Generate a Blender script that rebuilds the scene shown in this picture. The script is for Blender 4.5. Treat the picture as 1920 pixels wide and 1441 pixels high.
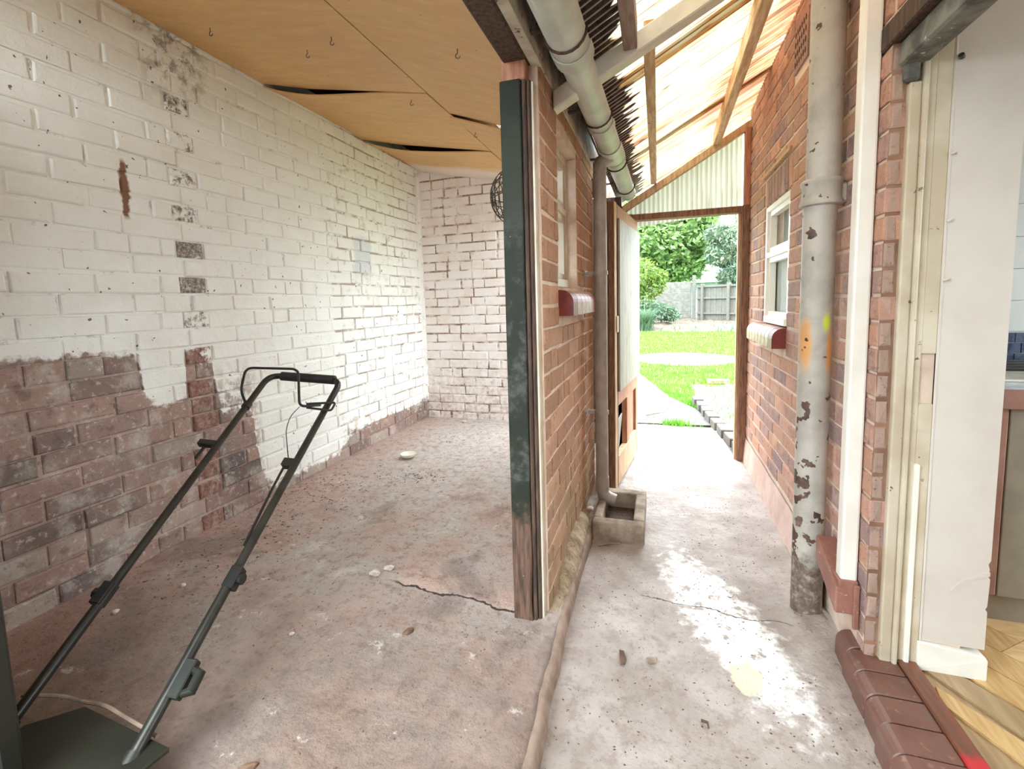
import bpy, bmesh, math, random
import numpy as np
from mathutils import Vector, Matrix

SC = bpy.context.scene
for o in list(bpy.data.objects):
    bpy.data.objects.remove(o, do_unlink=True)
COL = SC.collection
PI = math.pi

# ------------------------------------------------------------------ camera
CAM_POS = Vector((0, 0, 1.09))
YAW, PITCH, ROLL = (math.radians(a) for a in (17.62, 5.52, -1.56))
FPX, PY = 866.0, 650.0
fw = Vector((-math.sin(YAW) * math.cos(PITCH), math.cos(YAW) * math.cos(PITCH), -math.sin(PITCH)))
r0 = Vector((math.cos(YAW), math.sin(YAW), 0))
u0 = r0.cross(fw)
rr = math.cos(ROLL) * r0 + math.sin(ROLL) * u0
uu = -math.sin(ROLL) * r0 + math.cos(ROLL) * u0
cam = bpy.data.cameras.new('camera')
cam.sensor_width = 36.0
cam.lens = FPX / 1920 * 36.0
cam.shift_y = -(720.5 - PY) / 1920
cam.clip_start = 0.02
cam.clip_end = 200
cam_o = bpy.data.objects.new('camera', cam)
COL.objects.link(cam_o)
cam_o.matrix_world = Matrix(((rr.x, uu.x, -fw.x, 0), (rr.y, uu.y, -fw.y, 0), (rr.z, uu.z, -fw.z, CAM_POS.z), (0, 0, 0, 1)))
SC.camera = cam_o

# ------------------------------------------------------------------ world, sun, exposure
W = bpy.data.worlds.new('overcast_sky')
SC.world = W
W.use_nodes = True
bg = W.node_tree.nodes['Background']
bg.inputs[0].default_value = (0.82, 0.94, 1.0, 1)
bg.inputs[1].default_value = 2.5
sun = bpy.data.lights.new('sun', 'SUN')
sun.energy = 2.6
sun.angle = math.radians(100)
sun.color = (0.88, 0.96, 1.0)
sun_o = bpy.data.objects.new('sun', sun)
COL.objects.link(sun_o)
sun_o.rotation_euler = (math.radians(-18), math.radians(10), 0)
vs = SC.view_settings
vs.view_transform = 'Standard'
vs.look = 'None'
vs.exposure = 2.42
vs.gamma = 1.0
vs.use_curve_mapping = False
SC.cycles.max_bounces = 14
SC.cycles.diffuse_bounces = 10
SC.cycles.transmission_bounces = 8
SC.cycles.transparent_max_bounces = 16
SC.cycles.caustics_reflective = False
SC.cycles.caustics_refractive = False
SC.cycles.use_denoising = True
SC.cycles.sample_clamp_indirect = 6.0

# ------------------------------------------------------------------ helpers
def srgb(r, g, b):
    def f(c):
        c /= 255.0
        return c / 12.92 if c <= 0.04045 else ((c + 0.055) / 1.055) ** 2.4
    return (f(r), f(g), f(b), 1.0)

class NT:
    """small wrapper to write node trees as expressions"""
    def __init__(self, name):
        self.m = bpy.data.materials.new(name)
        self.m.use_nodes = True
        self.t = self.m.node_tree
        self.b = self.t.nodes['Principled BSDF']
        self.out = self.t.nodes['Material Output']
        self._geo = None
    def new(self, typ, **k):
        n = self.t.nodes.new(typ)
        for a, v in k.items():
            setattr(n, a, v)
        return n
    def link(self, a, b):
        self.t.links.new(a, b)
    def put(self, sock, v):
        if isinstance(v, bpy.types.NodeSocket):
            self.link(v, sock)
        elif v is not None:
            sock.default_value = v
    def pos(self):
        if self._geo is None:
            self._geo = self.new('ShaderNodeNewGeometry').outputs['Position']
        return self._geo
    def xyz(self, v=None):
        s = self.new('ShaderNodeSeparateXYZ')
        self.link(v or self.pos(), s.inputs[0])
        return s.outputs
    def obj(self):
        return self.new('ShaderNodeTexCoord').outputs['Object']
    def scale(self, v, s):
        n = self.new('ShaderNodeMapping')
        self.link(v, n.inputs['Vector'])
        n.inputs['Scale'].default_value = s
        return n.outputs[0]
    def noise(self, scale=5, detail=4, rough=.55, vec=None, dist=0.0):
        n = self.new('ShaderNodeTexNoise')
        self.link(vec or self.pos(), n.inputs['Vector'])
        n.inputs['Scale'].default_value = scale
        n.inputs['Detail'].default_value = detail
        n.inputs['Roughness'].default_value = rough
        n.inputs['Distortion'].default_value = dist
        return n.outputs['Fac']
    def vor(self, scale=5, vec=None, feature='F1'):
        n = self.new('ShaderNodeTexVoronoi', feature=feature)
        self.link(vec or self.pos(), n.inputs['Vector'])
        n.inputs['Scale'].default_value = scale
        return n.outputs['Distance']
    def math(self, op, a, b=None, c=None, clamp=False):
        n = self.new('ShaderNodeMath', operation=op, use_clamp=clamp)
        self.put(n.inputs[0], a)
        self.put(n.inputs[1], b)
        if c is not None:
            self.put(n.inputs[2], c)
        return n.outputs[0]
    def step(self, v, lo, hi):
        n = self.new('ShaderNodeMapRange', interpolation_type='SMOOTHSTEP')
        self.put(n.inputs['Value'], v)
        n.inputs['From Min'].default_value = lo
        n.inputs['From Max'].default_value = hi
        return n.outputs[0]
    def ramp(self, f, stops, interp='LINEAR'):
        n = self.new('ShaderNodeValToRGB')
        n.color_ramp.interpolation = interp
        e = n.color_ramp.elements
        while len(e) < len(stops):
            e.new(0.5)
        for k, (p, c) in enumerate(stops):
            e[k].position = p
            e[k].color = c if isinstance(c, tuple) else (c, c, c, 1)
        self.link(f, n.inputs[0])
        return n.outputs[0]
    def mix(self, f, a, b, mode='MIX'):
        n = self.new('ShaderNodeMix', data_type='RGBA', blend_type=mode)
        self.put(n.inputs[0], f)
        self.put(n.inputs[6], a)
        self.put(n.inputs[7], b)
        return n.outputs[2]
    def sat(self, c, s, v=1.0):
        n = self.new('ShaderNodeHueSaturation')
        n.inputs['Saturation'].default_value = s
        n.inputs['Value'].default_value = v
        self.link(c, n.inputs['Color'])
        return n.outputs[0]
    def rnd(self):
        return self.new('ShaderNodeObjectInfo').outputs['Random']
    def bump(self, h, strength=.3, dist=.01, prev=None):
        n = self.new('ShaderNodeBump')
        n.inputs['Strength'].default_value = strength
        n.inputs['Distance'].default_value = dist
        self.link(h, n.inputs['Height'])
        if prev:
            self.link(prev, n.inputs['Normal'])
        return n.outputs[0]
    def done(self, col, rough=.7, normal=None, metal=0.0, spec=None):
        self.put(self.b.inputs['Base Color'], col)
        self.put(self.b.inputs['Roughness'], rough)
        self.put(self.b.inputs['Metallic'], metal)
        if spec is not None:
            self.b.inputs['Specular IOR Level'].default_value = spec
        if normal is not None:
            self.link(normal, self.b.inputs['Normal'])
        return self.m

def simple(name, c1, c2, scale=12, rough=.6, bump=.25, bdist=.004, detail=5, vec_scale=None, spec=None, metal=0.0, speck=None, lo=.35, hi=.65):
    n = NT(name)
    v = n.obj()
    if vec_scale:
        v = n.scale(v, vec_scale)
    f = n.noise(scale, detail, vec=v)
    col = n.mix(n.step(f, lo, hi), c1, c2)
    if speck:
        s = n.step(n.noise(speck[1], 3, .7), speck[2], speck[2] + .06)
        col = n.mix(s, col, speck[0])
    return n.done(col, rough, n.bump(f, bump, bdist) if bump else None, spec=spec, metal=metal)

class MB:
    """collects geometry for one mesh"""
    def __init__(self):
        self.v, self.f = [], []
    def add(self, vs, fs):
        k = len(self.v)
        self.v += [tuple(p) for p in vs]
        self.f += [tuple(i + k for i in q) for q in fs]
        return self
    def box(self, x0, x1, y0, y1, z0, z1, M=None):
        vs = [Vector((x, y, z)) for z in (z0, z1) for y in (y0, y1) for x in (x0, x1)]
        if M is not None:
            vs = [M @ p for p in vs]
        return self.add(vs, [(0, 2, 3, 1), (4, 5, 7, 6), (0, 1, 5, 4), (2, 6, 7, 3), (0, 4, 6, 2), (1, 3, 7, 5)])
    def prism(self, pts, d):
        """closed polygon pts (3d) extruded along vector d"""
        n = len(pts)
        d = Vector(d)
        P = [Vector(p) for p in pts]
        vs = P + [p + d for p in P]
        fs = [tuple(range(n))[::-1], tuple(range(n, 2 * n))]
        fs += [(i, (i + 1) % n, n + (i + 1) % n, n + i) for i in range(n)]
        return self.add(vs, fs)
    def tube(self, path, r, n=10, caps=True, up=None):
        P = [Vector(p) for p in path]
        R = r if isinstance(r, (list, tuple)) else [r] * len(P)
        vs = []
        prev = None
        for i, p in enumerate(P):
            d = (P[min(i + 1, len(P) - 1)] - P[max(i - 1, 0)]).normalized()
            if prev is None:
                a = Vector(up) if up else (Vector((0, 0, 1)) if abs(d.z) < .9 else Vector((1, 0, 0)))
            else:
                a = prev
            a = (a - d * a.dot(d)).normalized()
            prev = a
            b = d.cross(a)
            for k in range(n):
                t = 2 * PI * k / n
                vs.append(p + (a * math.cos(t) + b * math.sin(t)) * R[i])
        fs = []
        for i in range(len(P) - 1):
            for k in range(n):
                fs.append((i * n + k, i * n + (k + 1) % n, (i + 1) * n + (k + 1) % n, (i + 1) * n + k))
        if caps:
            fs.append(tuple(range(n))[::-1])
            fs.append(tuple(range((len(P) - 1) * n, len(P) * n)))
        return self.add(vs, fs)
    def grid(self, nx, ny, fn):
        vs = [fn(i / nx, j / ny) for j in range(ny + 1) for i in range(nx + 1)]
        fs = [(j * (nx + 1) + i, j * (nx + 1) + i + 1, (j + 1) * (nx + 1) + i + 1, (j + 1) * (nx + 1) + i) for j in range(ny) for i in range(nx)]
        return self.add(vs, fs)

def mesh(name, mb, mat=None, smooth=False, bevel=0.0, seg=1, jitter=0.0):
    me = bpy.data.meshes.new(name)
    me.from_pydata(mb.v, [], mb.f)
    if bevel or jitter:
        bm = bmesh.new()
        bm.from_mesh(me)
        bmesh.ops.recalc_face_normals(bm, faces=bm.faces)
        if jitter:
            for v in bm.verts:
                v.co += Vector([random.uniform(-jitter, jitter) for _ in range(3)])
        if bevel:
            bmesh.ops.bevel(bm, geom=[e for e in bm.edges if e.is_manifold and e.calc_face_angle(0) > .5], offset=bevel, segments=seg, affect='EDGES', profile=.5)
        bm.to_mesh(me)
        bm.free()
    if smooth:
        me.polygons.foreach_set('use_smooth', [True] * len(me.polygons))
        if hasattr(me, 'set_sharp_from_angle') and smooth != 'all':
            me.set_sharp_from_angle(angle=math.radians(45))
    if mat:
        me.materials.append(mat)
    me.update()
    return me

def obj(name, mb, mat=None, parent=None, label=None, cat=None, group=None, kind=None, **k):
    me = mb if isinstance(mb, bpy.types.Mesh) else mesh(name, mb, mat, **k)
    o = bpy.data.objects.new(name, me)
    COL.objects.link(o)
    o.parent = parent
    tag(o, label, cat, group, kind)
    return o

def tag(o, label=None, cat=None, group=None, kind=None):
    for a, v in (('label', label), ('category', cat), ('group', group), ('kind', kind)):
        if v:
            o[a] = v
    return o

def empty(name, label, cat, loc=(0, 0, 0), group=None, kind=None):
    o = bpy.data.objects.new(name, None)
    o.empty_display_size = .1
    COL.objects.link(o)
    o.location = loc
    return tag(o, label, cat, group, kind)

def child(name, mb, mat, parent, label=None, kind=None, **k):
    """part whose geometry is given in world coordinates"""
    o = obj(name, mb, mat, parent, label, None, None, kind, **k)
    q = Vector((0, 0, 0))
    p = parent
    while p is not None:
        q += p.location
        p = p.parent
    o.matrix_parent_inverse = Matrix.Translation(-q)
    return o

def hsh(*a):
    h = 1469598103
    for k in a:
        h = ((h ^ int(k * 1000 + 12345)) * 1099511627) & 0xffffffff
        h ^= h >> 13
    return (h & 0xffff) / 65535.0

# smooth value noise for displaced floors
def vnoise(x, y, seed=0):
    xi, yi = math.floor(x), math.floor(y)
    fx, fy = x - xi, y - yi
    fx, fy = fx * fx * (3 - 2 * fx), fy * fy * (3 - 2 * fy)
    def h(i, j):
        n = (i * 374761393 + j * 668265263 + seed * 982451653) & 0xffffffff
        n = ((n ^ (n >> 13)) * 1274126177) & 0xffffffff
        return ((n ^ (n >> 16)) & 0xffff) / 65535.0
    return (h(xi, yi) * (1 - fx) + h(xi + 1, yi) * fx) * (1 - fy) + (h(xi, yi + 1) * (1 - fx) + h(xi + 1, yi + 1) * fx) * fy
def fbm(x, y, seed=0):
    return vnoise(x, y, seed) * .5 + vnoise(x * 2.1, y * 2.1, seed + 1) * .3 + vnoise(x * 4.3, y * 4.3, seed + 2) * .2

# ------------------------------------------------------------------ materials
WHITE = srgb(236, 236, 232)
def bare_brick(n, joint=False):
    """dirty bare brick with worn remains of paint"""
    a = n.noise(9, 6, .65)
    b = n.noise(38, 5, .7)
    big = n.noise(3.1, 3, .5)
    if joint:
        c = n.ramp(big, [(.3, srgb(158, 128, 114)), (.5, srgb(178, 144, 128)), (.7, srgb(190, 162, 146))])
    else:
        r = n.math('ADD', n.math('MULTIPLY', n.rnd(), .7), n.math('MULTIPLY', big, .35))
        c = n.ramp(r, [(.12, srgb(104, 92, 90)), (.28, srgb(146, 114, 102)), (.45, srgb(166, 128, 114)), (.6, srgb(132, 112, 102)), (.75, srgb(178, 158, 144)), (.92, srgb(160, 118, 106))])
    c = n.mix(n.math('MULTIPLY', n.step(a, .48, .66), .6), c, srgb(196, 184, 172))
    c = n.mix(n.math('MULTIPLY', n.step(b, .54, .68), .6), c, srgb(212, 204, 194))
    c = n.mix(n.math('MULTIPLY', n.step(n.noise(16, 4, .6), .56, .72), .6), c, srgb(104, 86, 78))
    c = n.mix(n.math('MULTIPLY', n.step(n.noise(75, 3, .6), .6, .7), .5), c, srgb(90, 74, 68))
    return n.sat(c, .78, .95)

def mk_left(name, joint, worn=0):
    n = NT(name)
    x, y, z = n.xyz()
    n1 = n.noise(7, 5, .6)
    n2 = n.noise(30, 4, .6)
    n3 = n.noise(90, 3, .6)
    white = n.mix(n.math('MULTIPLY', n.step(n1, .4, .7), .35), WHITE, srgb(224, 219, 210))
    white = n.mix(n.math('MULTIPLY', n.step(n.noise(55, 3, .7), .7, .76), .75), white, srgb(120, 100, 88))
    bare = bare_brick(n, joint)
    # boundary of the bare brick: a curve of height over distance along the wall
    yy = n.math('DIVIDE', y, 4.0)
    zb = n.ramp(yy, [(0, .235), (.31, .237), (.335, .232), (.34, .185), (.352, .176), (.383, .172), (.386, .225), (.418, .21), (.424, .15), (.47, .135), (.476, .05), (.5, .028), (.64, .028), (.66, .05), (.8, .055), (.95, .055)])
    d = n.math('SUBTRACT', n.math('MULTIPLY', zb, 4.0), z)
    d = n.math('ADD', d, n.math('MULTIPLY', n.math('SUBTRACT', n1, .5), .16))
    d = n.math('ADD', d, n.math('MULTIPLY', n.math('SUBTRACT', n2, .5), .12))
    mask = n.step(d, -.012, .022)
    # half-worn strip right of the toothing column
    strip = n.math('MULTIPLY', n.step(y, 1.66, 1.69), n.math('SUBTRACT', 1.0, n.step(y, 1.86, 1.95)))
    strip = n.math('MULTIPLY', strip, n.step(n.math('SUBTRACT', .8, z), -.1, .25))
    worn_f = n.math('MULTIPLY', strip, n.step(n2, .42, .6))
    # old paint beyond the sharp vertical edge at y = 2.57
    old = n.step(n.math('ADD', y, n.math('MULTIPLY', n.math('SUBTRACT', n3, .5), .03)), 2.57, 2.585)
    lowm = n.math('SUBTRACT', 1.0, n.step(n.math('ADD', z, n.math('MULTIPLY', n.math('SUBTRACT', n1, .5), .5)), .15, .75))
    oldm = n.math('MULTIPLY', old, n.step(n.math('ADD', n.noise(14, 6, .65), n.math('MULTIPLY', lowm, .06)), .56, .68))
    oldc = n.ramp(n2, [(.3, srgb(170, 140, 122)), (.6, srgb(198, 180, 160)), (.8, srgb(214, 192, 172))])
    col = n.mix(n.math('MULTIPLY', oldm, .5), white, oldc)
    # grey-blue repaint patch
    px_ = n.math('SUBTRACT', 1.0, n.step(n.math('ABSOLUTE', n.math('SUBTRACT', n.math('ADD', y, n.math('MULTIPLY', n2, .08)), 2.97)), .08, .12))
    pz_ = n.math('SUBTRACT', 1.0, n.step(n.math('ABSOLUTE', n.math('SUBTRACT', n.math('ADD', z, n.math('MULTIPLY', n1, .1)), 1.5)), .1, .16))
    col = n.mix(n.math('MULTIPLY', n.math('MULTIPLY', px_, pz_), .8), col, srgb(206, 210, 214))
    # rust-brown scrape
    sy = n.math('ABSOLUTE', n.math('SUBTRACT', n.math('ADD', y, n.math('MULTIPLY', n2, .03)), 1.376))
    sz = n.math('ABSOLUTE', n.math('SUBTRACT', z, 1.585))
    scr = n.math('MULTIPLY', n.math('SUBTRACT', 1.0, n.step(n.math('ADD', sy, n.math('MULTIPLY', sz, .09)), .014, .024)), n.math('SUBTRACT', 1.0, n.step(sz, .1, .125)))
    col = n.mix(scr, col, srgb(134, 98, 78))
    # mould near the ceiling round the toothing
    my = n.math('SUBTRACT', 1.0, n.step(n.math('ABSOLUTE', n.math('SUBTRACT', y, 1.62)), .05, .22))
    mz = n.step(z, 1.95, 2.2)
    mo = n.math('MULTIPLY', n.math('MULTIPLY', my, mz), n.step(n.noise(17, 6, .7), .46, .6))
    col = n.mix(n.math('MULTIPLY', mo, .75), col, srgb(120, 112, 106))
    col = n.mix(n.math('MULTIPLY', n.step(n.noise(36, 2, .5), .715, .735), .85), col, srgb(74, 62, 54))
    col = n.mix(worn_f, col, bare)
    col = n.mix(mask, col, bare)
    if joint:
        crack = n.math('MULTIPLY', n.step(n.noise(11, 4, .6), .56, .68), n.step(n3, .35, .6))
        col = n.mix(n.math('MULTIPLY', crack, n.math('ADD', .45, n.math('MULTIPLY', old, .55))), col, srgb(118, 96, 80))
        col = n.mix(n.math('MULTIPLY', n.math('MULTIPLY', old, n.step(n.noise(8, 4, .6), .42, .55)), .75), col, srgb(150, 124, 104))
    if worn == 1:      # dark half-cleaned toothing brick
        e = n.step(n.math('ADD', n.noise(26, 6, .7), n.math('MULTIPLY', n.math('SUBTRACT', n.rnd(), .5), .2)), .44, .56)
        col = n.mix(e, col, n.ramp(n.noise(60, 5, .75), [(.35, srgb(84, 76, 70)), (.5, srgb(142, 132, 124)), (.65, srgb(206, 200, 192))]))
    if worn == 2:      # red toothing brick
        e = n.step(n.noise(22, 5, .7), .38, .5)
        col = n.mix(e, col, n.sat(n.ramp(n.noise(40, 4, .7), [(.35, srgb(108, 68, 56)), (.55, srgb(148, 100, 84)), (.7, srgb(176, 140, 124))]), .8))
    h = n.math('ADD', n.math('MULTIPLY', n1, .6), n.math('MULTIPLY', n2, .4))
    b1 = n.bump(h, .6, .016)
    return n.done(col, .75, n.bump(n3, .3, .003, b1), spec=.25)
M_LEFT = mk_left('painted_brick', False)
M_LEFTJ = mk_left('painted_joint', True)
M_PLUG = mk_left('toothing_grey', False, 1)
M_PLUGR = mk_left('toothing_red', False, 2)

def mk_back(name, joint):
    n = NT(name)
    x, y, z = n.xyz()
    n1, n2, n3 = n.noise(6, 5, .6), n.noise(26, 5, .65), n.noise(80, 3)
    c = n.mix(n.math('MULTIPLY', n.step(n1, .42, .68), .55), srgb(236, 230, 226), srgb(222, 206, 194))
    low = n.math('SUBTRACT', 1.0, n.step(n.math('ADD', z, n.math('MULTIPLY', n1, .7)), .45, 1.15))
    c = n.mix(n.math('MULTIPLY', low, n.math('MULTIPLY', n.step(n2, .4, .65), .7)), c, srgb(186, 162, 148))
    c = n.mix(n.math('MULTIPLY', n.step(n2, .64, .72), .5), c, srgb(150, 118, 100))
    if joint:
        c = n.mix(n.math('MULTIPLY', n.step(n.noise(7, 5, .65), .42, .56), .9), c, n.mix(n.step(n3, .4, .6), srgb(108, 80, 66), srgb(164, 134, 116)))
    b1 = n.bump(n1, .4, .01)
    return n.done(c, .75, n.bump(n2, .3, .004, b1), spec=.25)
M_BACK = mk_back('old_white_brick', False)
M_BACKJ = mk_back('old_white_joint', True)

def mk_brick(name, stops, dirt=(150, 120, 100), sat=1.1, moss=False):
    n = NT(name)
    n1, n2 = n.noise(14, 5, .6), n.noise(70, 4, .7)
    f = n.math('ADD', n.math('MULTIPLY', n.rnd(), .8), n.math('MULTIPLY', n1, .25))
    c = n.ramp(f, stops)
    c = n.mix(n.math('MULTIPLY', n.step(n2, .55, .7), .45), c, srgb(*dirt))
    c = n.mix(n.math('MULTIPLY', n.step(n.noise(120, 2, .6), .66, .72), .6), c, srgb(78, 62, 58))
    c = n.mix(n.math('MULTIPLY', n.step(n.noise(5, 5, .6), .56, .72), .35), c, srgb(216, 190, 172))
    c = n.sat(c, sat)
    c = n.mix(n.math('MULTIPLY', n.step(n.noise(30, 5, .7), .54, .66), .4), c, srgb(96, 72, 62))
    if moss:
        z = n.xyz()[2]
        mm = n.math('SUBTRACT', 1.0, n.step(n.math('ADD', z, n.math('MULTIPLY', n.noise(4, 4, .6), .7)), .45, .95))
        c = n.mix(n.math('MULTIPLY', mm, .6), c, n.ramp(n1, [(.35, srgb(120, 106, 76)), (.65, srgb(156, 138, 108))]))
    return n.done(c, .85, n.bump(n2, .5, .004, n.bump(n1, .4, .006)), spec=.2)
M_BRICK_M = mk_brick('warm_brick', [(.05, srgb(150, 112, 90)), (.3, srgb(180, 138, 110)), (.5, srgb(168, 128, 106)), (.7, srgb(194, 152, 124)), (.95, srgb(160, 122, 98))], (198, 168, 144), 1.0, True)
M_BRICK_R = mk_brick('red_brick', [(.05, srgb(172, 136, 122)), (.25, srgb(190, 150, 130)), (.45, srgb(158, 132, 126)), (.6, srgb(200, 160, 142)), (.78, srgb(142, 122, 122)), (.95, srgb(196, 154, 140))], (208, 184, 172))
M_BRICK_V = mk_brick('reveal_brick', [(.1, srgb(156, 128, 112)), (.4, srgb(176, 144, 126)), (.7, srgb(162, 134, 120)), (.95, srgb(184, 148, 130))], (128, 108, 96), .85)
def mk_mortar(name, c1, c2):
    n = NT(name)
    f, g = n.noise(10, 5), n.noise(90, 4, .7)
    return n.done(n.mix(n.step(f, .35, .65), srgb(*c1), srgb(*c2)), .9, n.bump(g, .6, .004), spec=.1)
M_MORTAR = mk_mortar('sandy_mortar', (228, 208, 192), (208, 184, 166))
M_MORTARD = mk_mortar('brown_mortar', (158, 124, 102), (128, 98, 82))
M_SILL = simple('red_sill_brick', srgb(186, 140, 126), srgb(150, 92, 80), 20, .45, .15)
M_SILLD = simple('dark_red_brick', srgb(128, 50, 44), srgb(104, 40, 36), 20, .5, .15)

def mk_floor(name, passage):
    n = NT(name)
    x, y, z = n.xyz()
    n0, n1, n2, n3 = n.noise(1.3, 4, .6), n.noise(4.5, 6, .62), n.noise(22, 5, .65), n.noise(110, 3, .6)
    if passage:
        c = n.ramp(n1, [(.3, srgb(148, 131, 121)), (.5, srgb(170, 154, 145)), (.7, srgb(190, 176, 168))])
        far = n.step(n.math('ADD', y, n.math('MULTIPLY', n0, .8)), 1.5, 2.6)
        dirt = n.math('MULTIPLY', n.step(n.noise(17, 6, .72), .48, .64), n.math('SUBTRACT', 1.0, n.math('MULTIPLY', far, .55)))
        c = n.mix(n.math('MULTIPLY', dirt, .55), c, srgb(140, 116, 104))
        c = n.mix(n.math('MULTIPLY', n.step(n.noise(48, 4, .7), .55, .66), .4), c, srgb(126, 104, 94))
        # scoured chalky patch with a worn sandy hole
        dx = n.math('SUBTRACT', n.math('ADD', x, n.math('MULTIPLY', y, .35)), .78)
        dy = n.math('SUBTRACT', y, 1.62)
        rad = n.math('SQRT', n.math('ADD', n.math('MULTIPLY', n.math('MULTIPLY', dx, dx), 9.0), n.math('MULTIPLY', dy, dy)))
        rad = n.math('ADD', rad, n.math('MULTIPLY', n.math('SUBTRACT', n2, .5), .7))
        ch = n.math('SUBTRACT', 1.0, n.step(rad, .26, .46))
        c = n.mix(n.math('MULTIPLY', ch, .95), c, srgb(240, 238, 236))
        c = n.mix(n.math('MULTIPLY', n.math('MULTIPLY', ch, n.step(n.noise(16, 5, .7), .56, .62)), .8), c, srgb(150, 122, 108))
        ck = n.math('ABSOLUTE', n.math('SUBTRACT', n.math('ADD', y, n.math('ADD', n.math('MULTIPLY', x, .11), n.math('MULTIPLY', n.math('SUBTRACT', n.noise(9, 4, .6), .5), .09))), 1.668))
        ckm = n.math('MULTIPLY', n.math('SUBTRACT', 1.0, n.step(ck, .0012, .0035)), n.math('MULTIPLY', n.step(x, -.08, -.03), n.math('SUBTRACT', 1.0, n.step(x, .40, .44))))
        c = n.mix(ckm, c, srgb(78, 62, 56))
        hx, hy = n.math('SUBTRACT', x, .245), n.math('SUBTRACT', y, 1.37)
        hr = n.math('SQRT', n.math('ADD', n.math('MULTIPLY', n.math('MULTIPLY', hx, hx), 2.2), n.math('MULTIPLY', hy, hy)))
        hole = n.math('SUBTRACT', 1.0, n.step(n.math('ADD', hr, n.math('MULTIPLY', n.math('SUBTRACT', n2, .5), .09)), .055, .065))
        c = n.mix(n.math('MULTIPLY', hole, .9), c, srgb(232, 200, 160))
    else:
        c = n.ramp(n1, [(.28, srgb(150, 122, 110)), (.45, srgb(176, 150, 138)), (.6, srgb(172, 158, 150)), (.75, srgb(204, 188, 176))])
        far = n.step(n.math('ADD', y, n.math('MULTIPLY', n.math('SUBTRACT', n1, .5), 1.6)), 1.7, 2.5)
        c = n.mix(n.math('MULTIPLY', far, .55), c, n.ramp(n2, [(.35, srgb(176, 164, 156)), (.65, srgb(204, 196, 190))]))  # far floor lightened: brightness put into the colour
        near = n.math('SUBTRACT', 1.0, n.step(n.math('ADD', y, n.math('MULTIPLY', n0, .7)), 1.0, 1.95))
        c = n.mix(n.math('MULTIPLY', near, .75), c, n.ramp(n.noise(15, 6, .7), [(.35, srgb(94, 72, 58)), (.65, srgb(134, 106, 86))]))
        ck = n.math('SUBTRACT', n.math('ADD', y, n.math('ADD', n.math('MULTIPLY', n.math('ADD', x, .947), .108), n.math('MULTIPLY', n.math('SUBTRACT', n.noise(7, 5, .65), .5), .07))), 1.437)
        inx = n.math('MULTIPLY', n.step(x, -1.0, -.9), n.math('SUBTRACT', 1.0, n.step(x, -.44, -.42)))
        scr = n.math('MULTIPLY', n.math('MULTIPLY', inx, n.step(ck, .0, .004)), n.math('SUBTRACT', 1.0, n.step(ck, .05, .16)))
        c = n.mix(n.math('MULTIPLY', scr, .55), c, srgb(196, 160, 142))
        crk = n.math('MULTIPLY', inx, n.math('SUBTRACT', 1.0, n.step(n.math('ABSOLUTE', ck), .0025, .006)))
        red = n.math('MULTIPLY', n.step(n.math('SUBTRACT', n.math('MULTIPLY', x, -1.0), n.math('MULTIPLY', n0, .5)), 1.25, 1.75), .5)
        c = n.mix(red, c, srgb(178, 132, 118))
        damp = n.math('MULTIPLY', n.step(n.noise(2.4, 4, .6, dist=.6), .55, .64), n.math('SUBTRACT', 1.0, n.step(y, 1.9, 2.4)))
        c = n.mix(n.math('MULTIPLY', damp, .6), c, srgb(128, 112, 104))
        dark = n.step(n.noise(19, 6, .74), .5, .64)
        c = n.mix(n.math('MULTIPLY', dark, .5), c, srgb(116, 94, 84))
        c = n.mix(n.math('MULTIPLY', n.step(n.noise(55, 4, .7), .56, .66), .5), c, srgb(104, 84, 76))
        c = n.mix(n.math('MULTIPLY', n.step(n.noise(12, 6, .7), .62, .70), .55), c, srgb(222, 210, 198))
    if not passage:
        c = n.mix(crk, c, srgb(70, 52, 44))
    sp = n.step(n.noise(140, 2, .5), .70, .75)
    c = n.mix(n.math('MULTIPLY', sp, n.math('MULTIPLY', n.step(n1, .42, .6), .8)), c, srgb(88, 70, 62))
    b1 = n.bump(n2, .6, .014)
    c = n.sat(c, .72 if passage else .84, 1.0 if passage else .95)
    return n.done(c, n.ramp(n1, [(.3, .78), (.7, .5)]) if passage else .8, n.bump(n3, .4, .003, b1), spec=.3 if passage else .2)
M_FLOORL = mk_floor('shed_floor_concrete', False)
M_FLOORP = mk_floor('passage_concrete', True)
M_KERB = simple('kerb_lip', srgb(128, 106, 92), srgb(156, 134, 120), 16, .85, .5, .01)
M_HAUNCH = simple('sandy_mortar_haunch', srgb(176, 158, 132), srgb(136, 116, 92), 14, .9, .9, .03, speck=(srgb(120, 102, 76), 70, .6))

def mk_ply():
    n = NT('ceiling_plywood')
    v = n.scale(n.pos(), (2.0, 9.0, 2.0))
    g = n.noise(3.0, 5, .6, vec=v, dist=.6)
    a = n.noise(1.6, 4, .55)
    c = n.ramp(g, [(.3, srgb(204, 160, 104)), (.5, srgb(210, 168, 112)), (.72, srgb(218, 178, 122))])
    c = n.mix(n.math('MULTIPLY', n.step(a, .5, .7), .35), c, srgb(196, 150, 116))
    c = n.mix(n.math('MULTIPLY', n.step(n.noise(34, 3, .6), .70, .74), .8), c, srgb(112, 78, 52))
    x, y, z = n.xyz()
    wet = n.math('MULTIPLY', n.step(n.math('ADD', y, n.math('MULTIPLY', a, .4)), 3.68, 3.86), .85)
    c = n.mix(wet, c, srgb(232, 222, 212))
    return n.done(c, .5, n.bump(g, .12, .004), spec=.35)
M_PLY = mk_ply()
M_DARKWOOD = simple('old_dark_wood', srgb(92, 68, 54), srgb(58, 44, 36), 10, .8, .5, .01, vec_scale=(8, 8, 1))
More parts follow.
